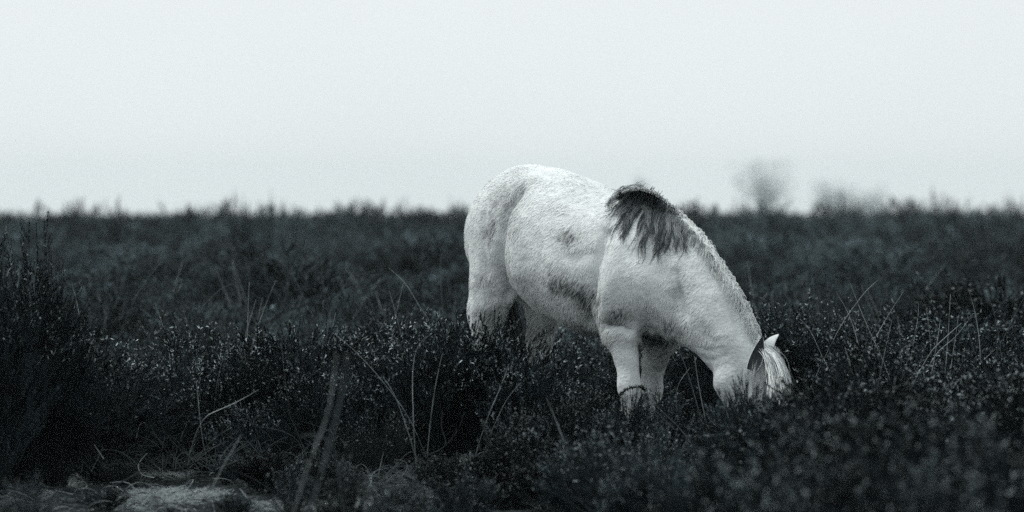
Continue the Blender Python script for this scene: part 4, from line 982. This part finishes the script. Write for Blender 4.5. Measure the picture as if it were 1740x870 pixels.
# fallen sticks, crooked stems
SK2 = [
    ([(205, 770), (250, 795), (300, 800), (340, 782)], 20.2, .0035, M_WOOD, 'thin dark fallen branch across the mossy patch'),
    ([(120, 830), (170, 838), (215, 815), (240, 800)], 18.6, .0032, M_WOOD, 'dark twig curving over the left of the moss'),
    ([(395, 800), (430, 812), (470, 840), (490, 860)], 18.4, .0030, M_WOOD, 'dark twig at the right end of the moss'),
    ([(250, 770), (232, 790), (240, 808), (262, 812)], 19.8, .0024, M_STRAW, 'pale looped stem on the moss'),
    ([(160, 755), (168, 768), (176, 780)], 20.0, .0028, M_STRAW, 'short straight bright stick left above the moss'),
    ([(232, 745), (236, 722), (246, 716), (252, 732)], 20.4, .0024, M_STRAW, 'pale hooked grass blade above the moss'),
    ([(755, 830), (790, 828), (812, 832)], 18.3, .0028, M_STRAWD, 'pale twig lying at the bottom under the black dome'),
    ([(700, 845), (735, 835), (765, 822)], 18.3, .0026, M_STRAWD, 'slender twig lying beside the other at the bottom centre'),
    ([(752, 700), (748, 730), (762, 752), (745, 775)], 20.0, .0050, M_WOOD, 'crooked dark heather trunk under the left face of the black dome'),
    ([(790, 700), (778, 735), (752, 765), (728, 772)], 20.0, .0045, M_WOOD, 'second crooked dark heather trunk bending left to the ground'),
    ([(1095, 668), (1125, 700), (1150, 722), (1166, 742)], 19.6, .0024, M_STRAWD, 'pale double stem slanting right and down from the knee, upper one'),
    ([(1092, 676), (1120, 704), (1146, 730)], 19.5, .0020, M_STRAWD, 'pale slanting stem just under the upper one below the knee'),
    ([(945, 558), (936, 590), (934, 620), (928, 640)], 22.2, .0028, M_STRAW, 'bright bent grass blade along the far hind leg'),
]
for pts_, Y, r, m, lb in SK2: tag(stalk([(u, v, Y) for u, v in pts_], r, lb, m, group=None, name='twig', ground_it=Y > 19 and r > .004), cat='twig')

# heather spray bent round the knee of the near foreleg
def sprig(pts, label, seed, nl=520):
    q = np.random.RandomState(seed); C = np.array([P(*p) for p in pts]); t0 = np.linspace(0, 1, len(C)); t = np.linspace(0, 1, 16)
    C = np.stack([np.interp(t, t0, C[:, i]) for i in range(3)], 1); 
    for _ in range(2): C[1:-1] = (C[:-2] + 2 * C[1:-1] + C[2:]) / 4
    org = C[-1].copy(); C -= org; V1, F1 = tubes(C[None], np.full((1, 16), .002), 4)
    i = q.randint(0, 15, nl); f = q.rand(nl, 1); lp = C[i] * (1 - f) + C[i + 1] * f; ld = q.randn(nl, 3); ld /= np.linalg.norm(ld, axis=1, keepdims=True); lw = np.cross(ld, q.randn(nl, 3)); lw /= np.linalg.norm(lw, axis=1, keepdims=True)
    L = .012 * (.5 + q.rand(nl, 1)); LV = np.stack([lp - lw * L * .2, lp + lw * L * .2, lp + ld * L], 1).reshape(-1, 3); LF = np.arange(nl * 3).reshape(-1, 3)
    mi = (q.rand(nl) < .12).astype(int)
    r_ = empty('heather_sprig', tuple(org)); tag(r_, label, 'heather sprig')
    link('stem', mesh_np('stem', V1, F1, [M_WOOD]), r_); link('leaves', mesh_np('leaves', LV, LF, [M_LEAF, M_TIP], mi, smooth=False), r_)
sprig([(1096, 664, 21.50), (1088, 656, 21.50), (1070, 659, 21.48), (1055, 668, 21.5), (1050, 680, 21.5), (1046, 720, 21.4)], 'dark heather sprig bent like a bracelet round the near knee of the pony', 3)
sprig([(1090, 654, 21.52), (1098, 664, 21.52), (1100, 690, 21.45), (1106, 730, 21.4)], 'short heather sprig standing against the right of the near knee', 4, 260)

# dew drops: tiny bright beads on the heather
dq = np.random.RandomState(12); oc = np.array([(1, 0, 0), (-1, 0, 0), (0, 1, 0), (0, -1, 0), (0, 0, 1), (0, 0, -1)], float)
of = np.array([(0, 2, 4), (2, 1, 4), (1, 3, 4), (3, 0, 4), (2, 0, 5), (1, 2, 5), (3, 1, 5), (0, 3, 5)])
BB = [o for o in COL.objects if o.get('category') == 'heather bush' and 18.5 < o.location.y < 25]
dv, df = [], []
for i in range(900):
    o = BB[dq.randint(len(BB))]; fo = o.children[1].data if 'foliage' in o.children[1].name else o.children[0].data
    vtx = fo.vertices[dq.randint(len(fo.vertices))].co
    if vtx.z < .25: continue
    p = Matrix.LocRotScale(o.location, o.rotation_euler.to_quaternion(), o.scale) @ vtx
    df.append(of + 6 * len(dv)); dv.append(np.array(p) + oc * (.0010 + .0014 * dq.rand() ** 3))
tag(link('dew', mesh_np('dew', np.concatenate(dv), np.concatenate(df), [M_DEW])), 'bright dew drops scattered over the heather tips', 'dew', kind='stuff')

# ------------------------------------------------------------------ haze
def haze():
    x, y0, y1, z0, z1 = 620, -45, 2900, -7.6, 26
    V = [(sx * x, yy, zz) for zz in (z0, z1) for sx, yy in ((-1, y0), (1, y0), (1, y1), (-1, y1))]
    me = bpy.data.meshes.new('haze'); me.from_pydata(V, [], [(3, 2, 1, 0), (4, 5, 6, 7), (0, 1, 5, 4), (1, 2, 6, 5), (2, 3, 7, 6), (3, 0, 4, 7)])
    m = bpy.data.materials.new('haze'); m.use_nodes = True; t = m.node_tree; t.nodes.clear()
    o = t.nodes.new('ShaderNodeOutputMaterial'); v = t.nodes.new('ShaderNodeVolumePrincipled')
    v.inputs['Color'].default_value = (.86, .97, 1.0, 1); v.inputs['Density'].default_value = HAZE; v.inputs['Anisotropy'].default_value = .3
    t.links.new(v.outputs[0], o.inputs['Volume']); me.materials.append(m)
    tag(link('haze', me), 'thin pale mist lying over the whole heath', 'mist', kind='stuff')
HAZE = 0.00020
haze()
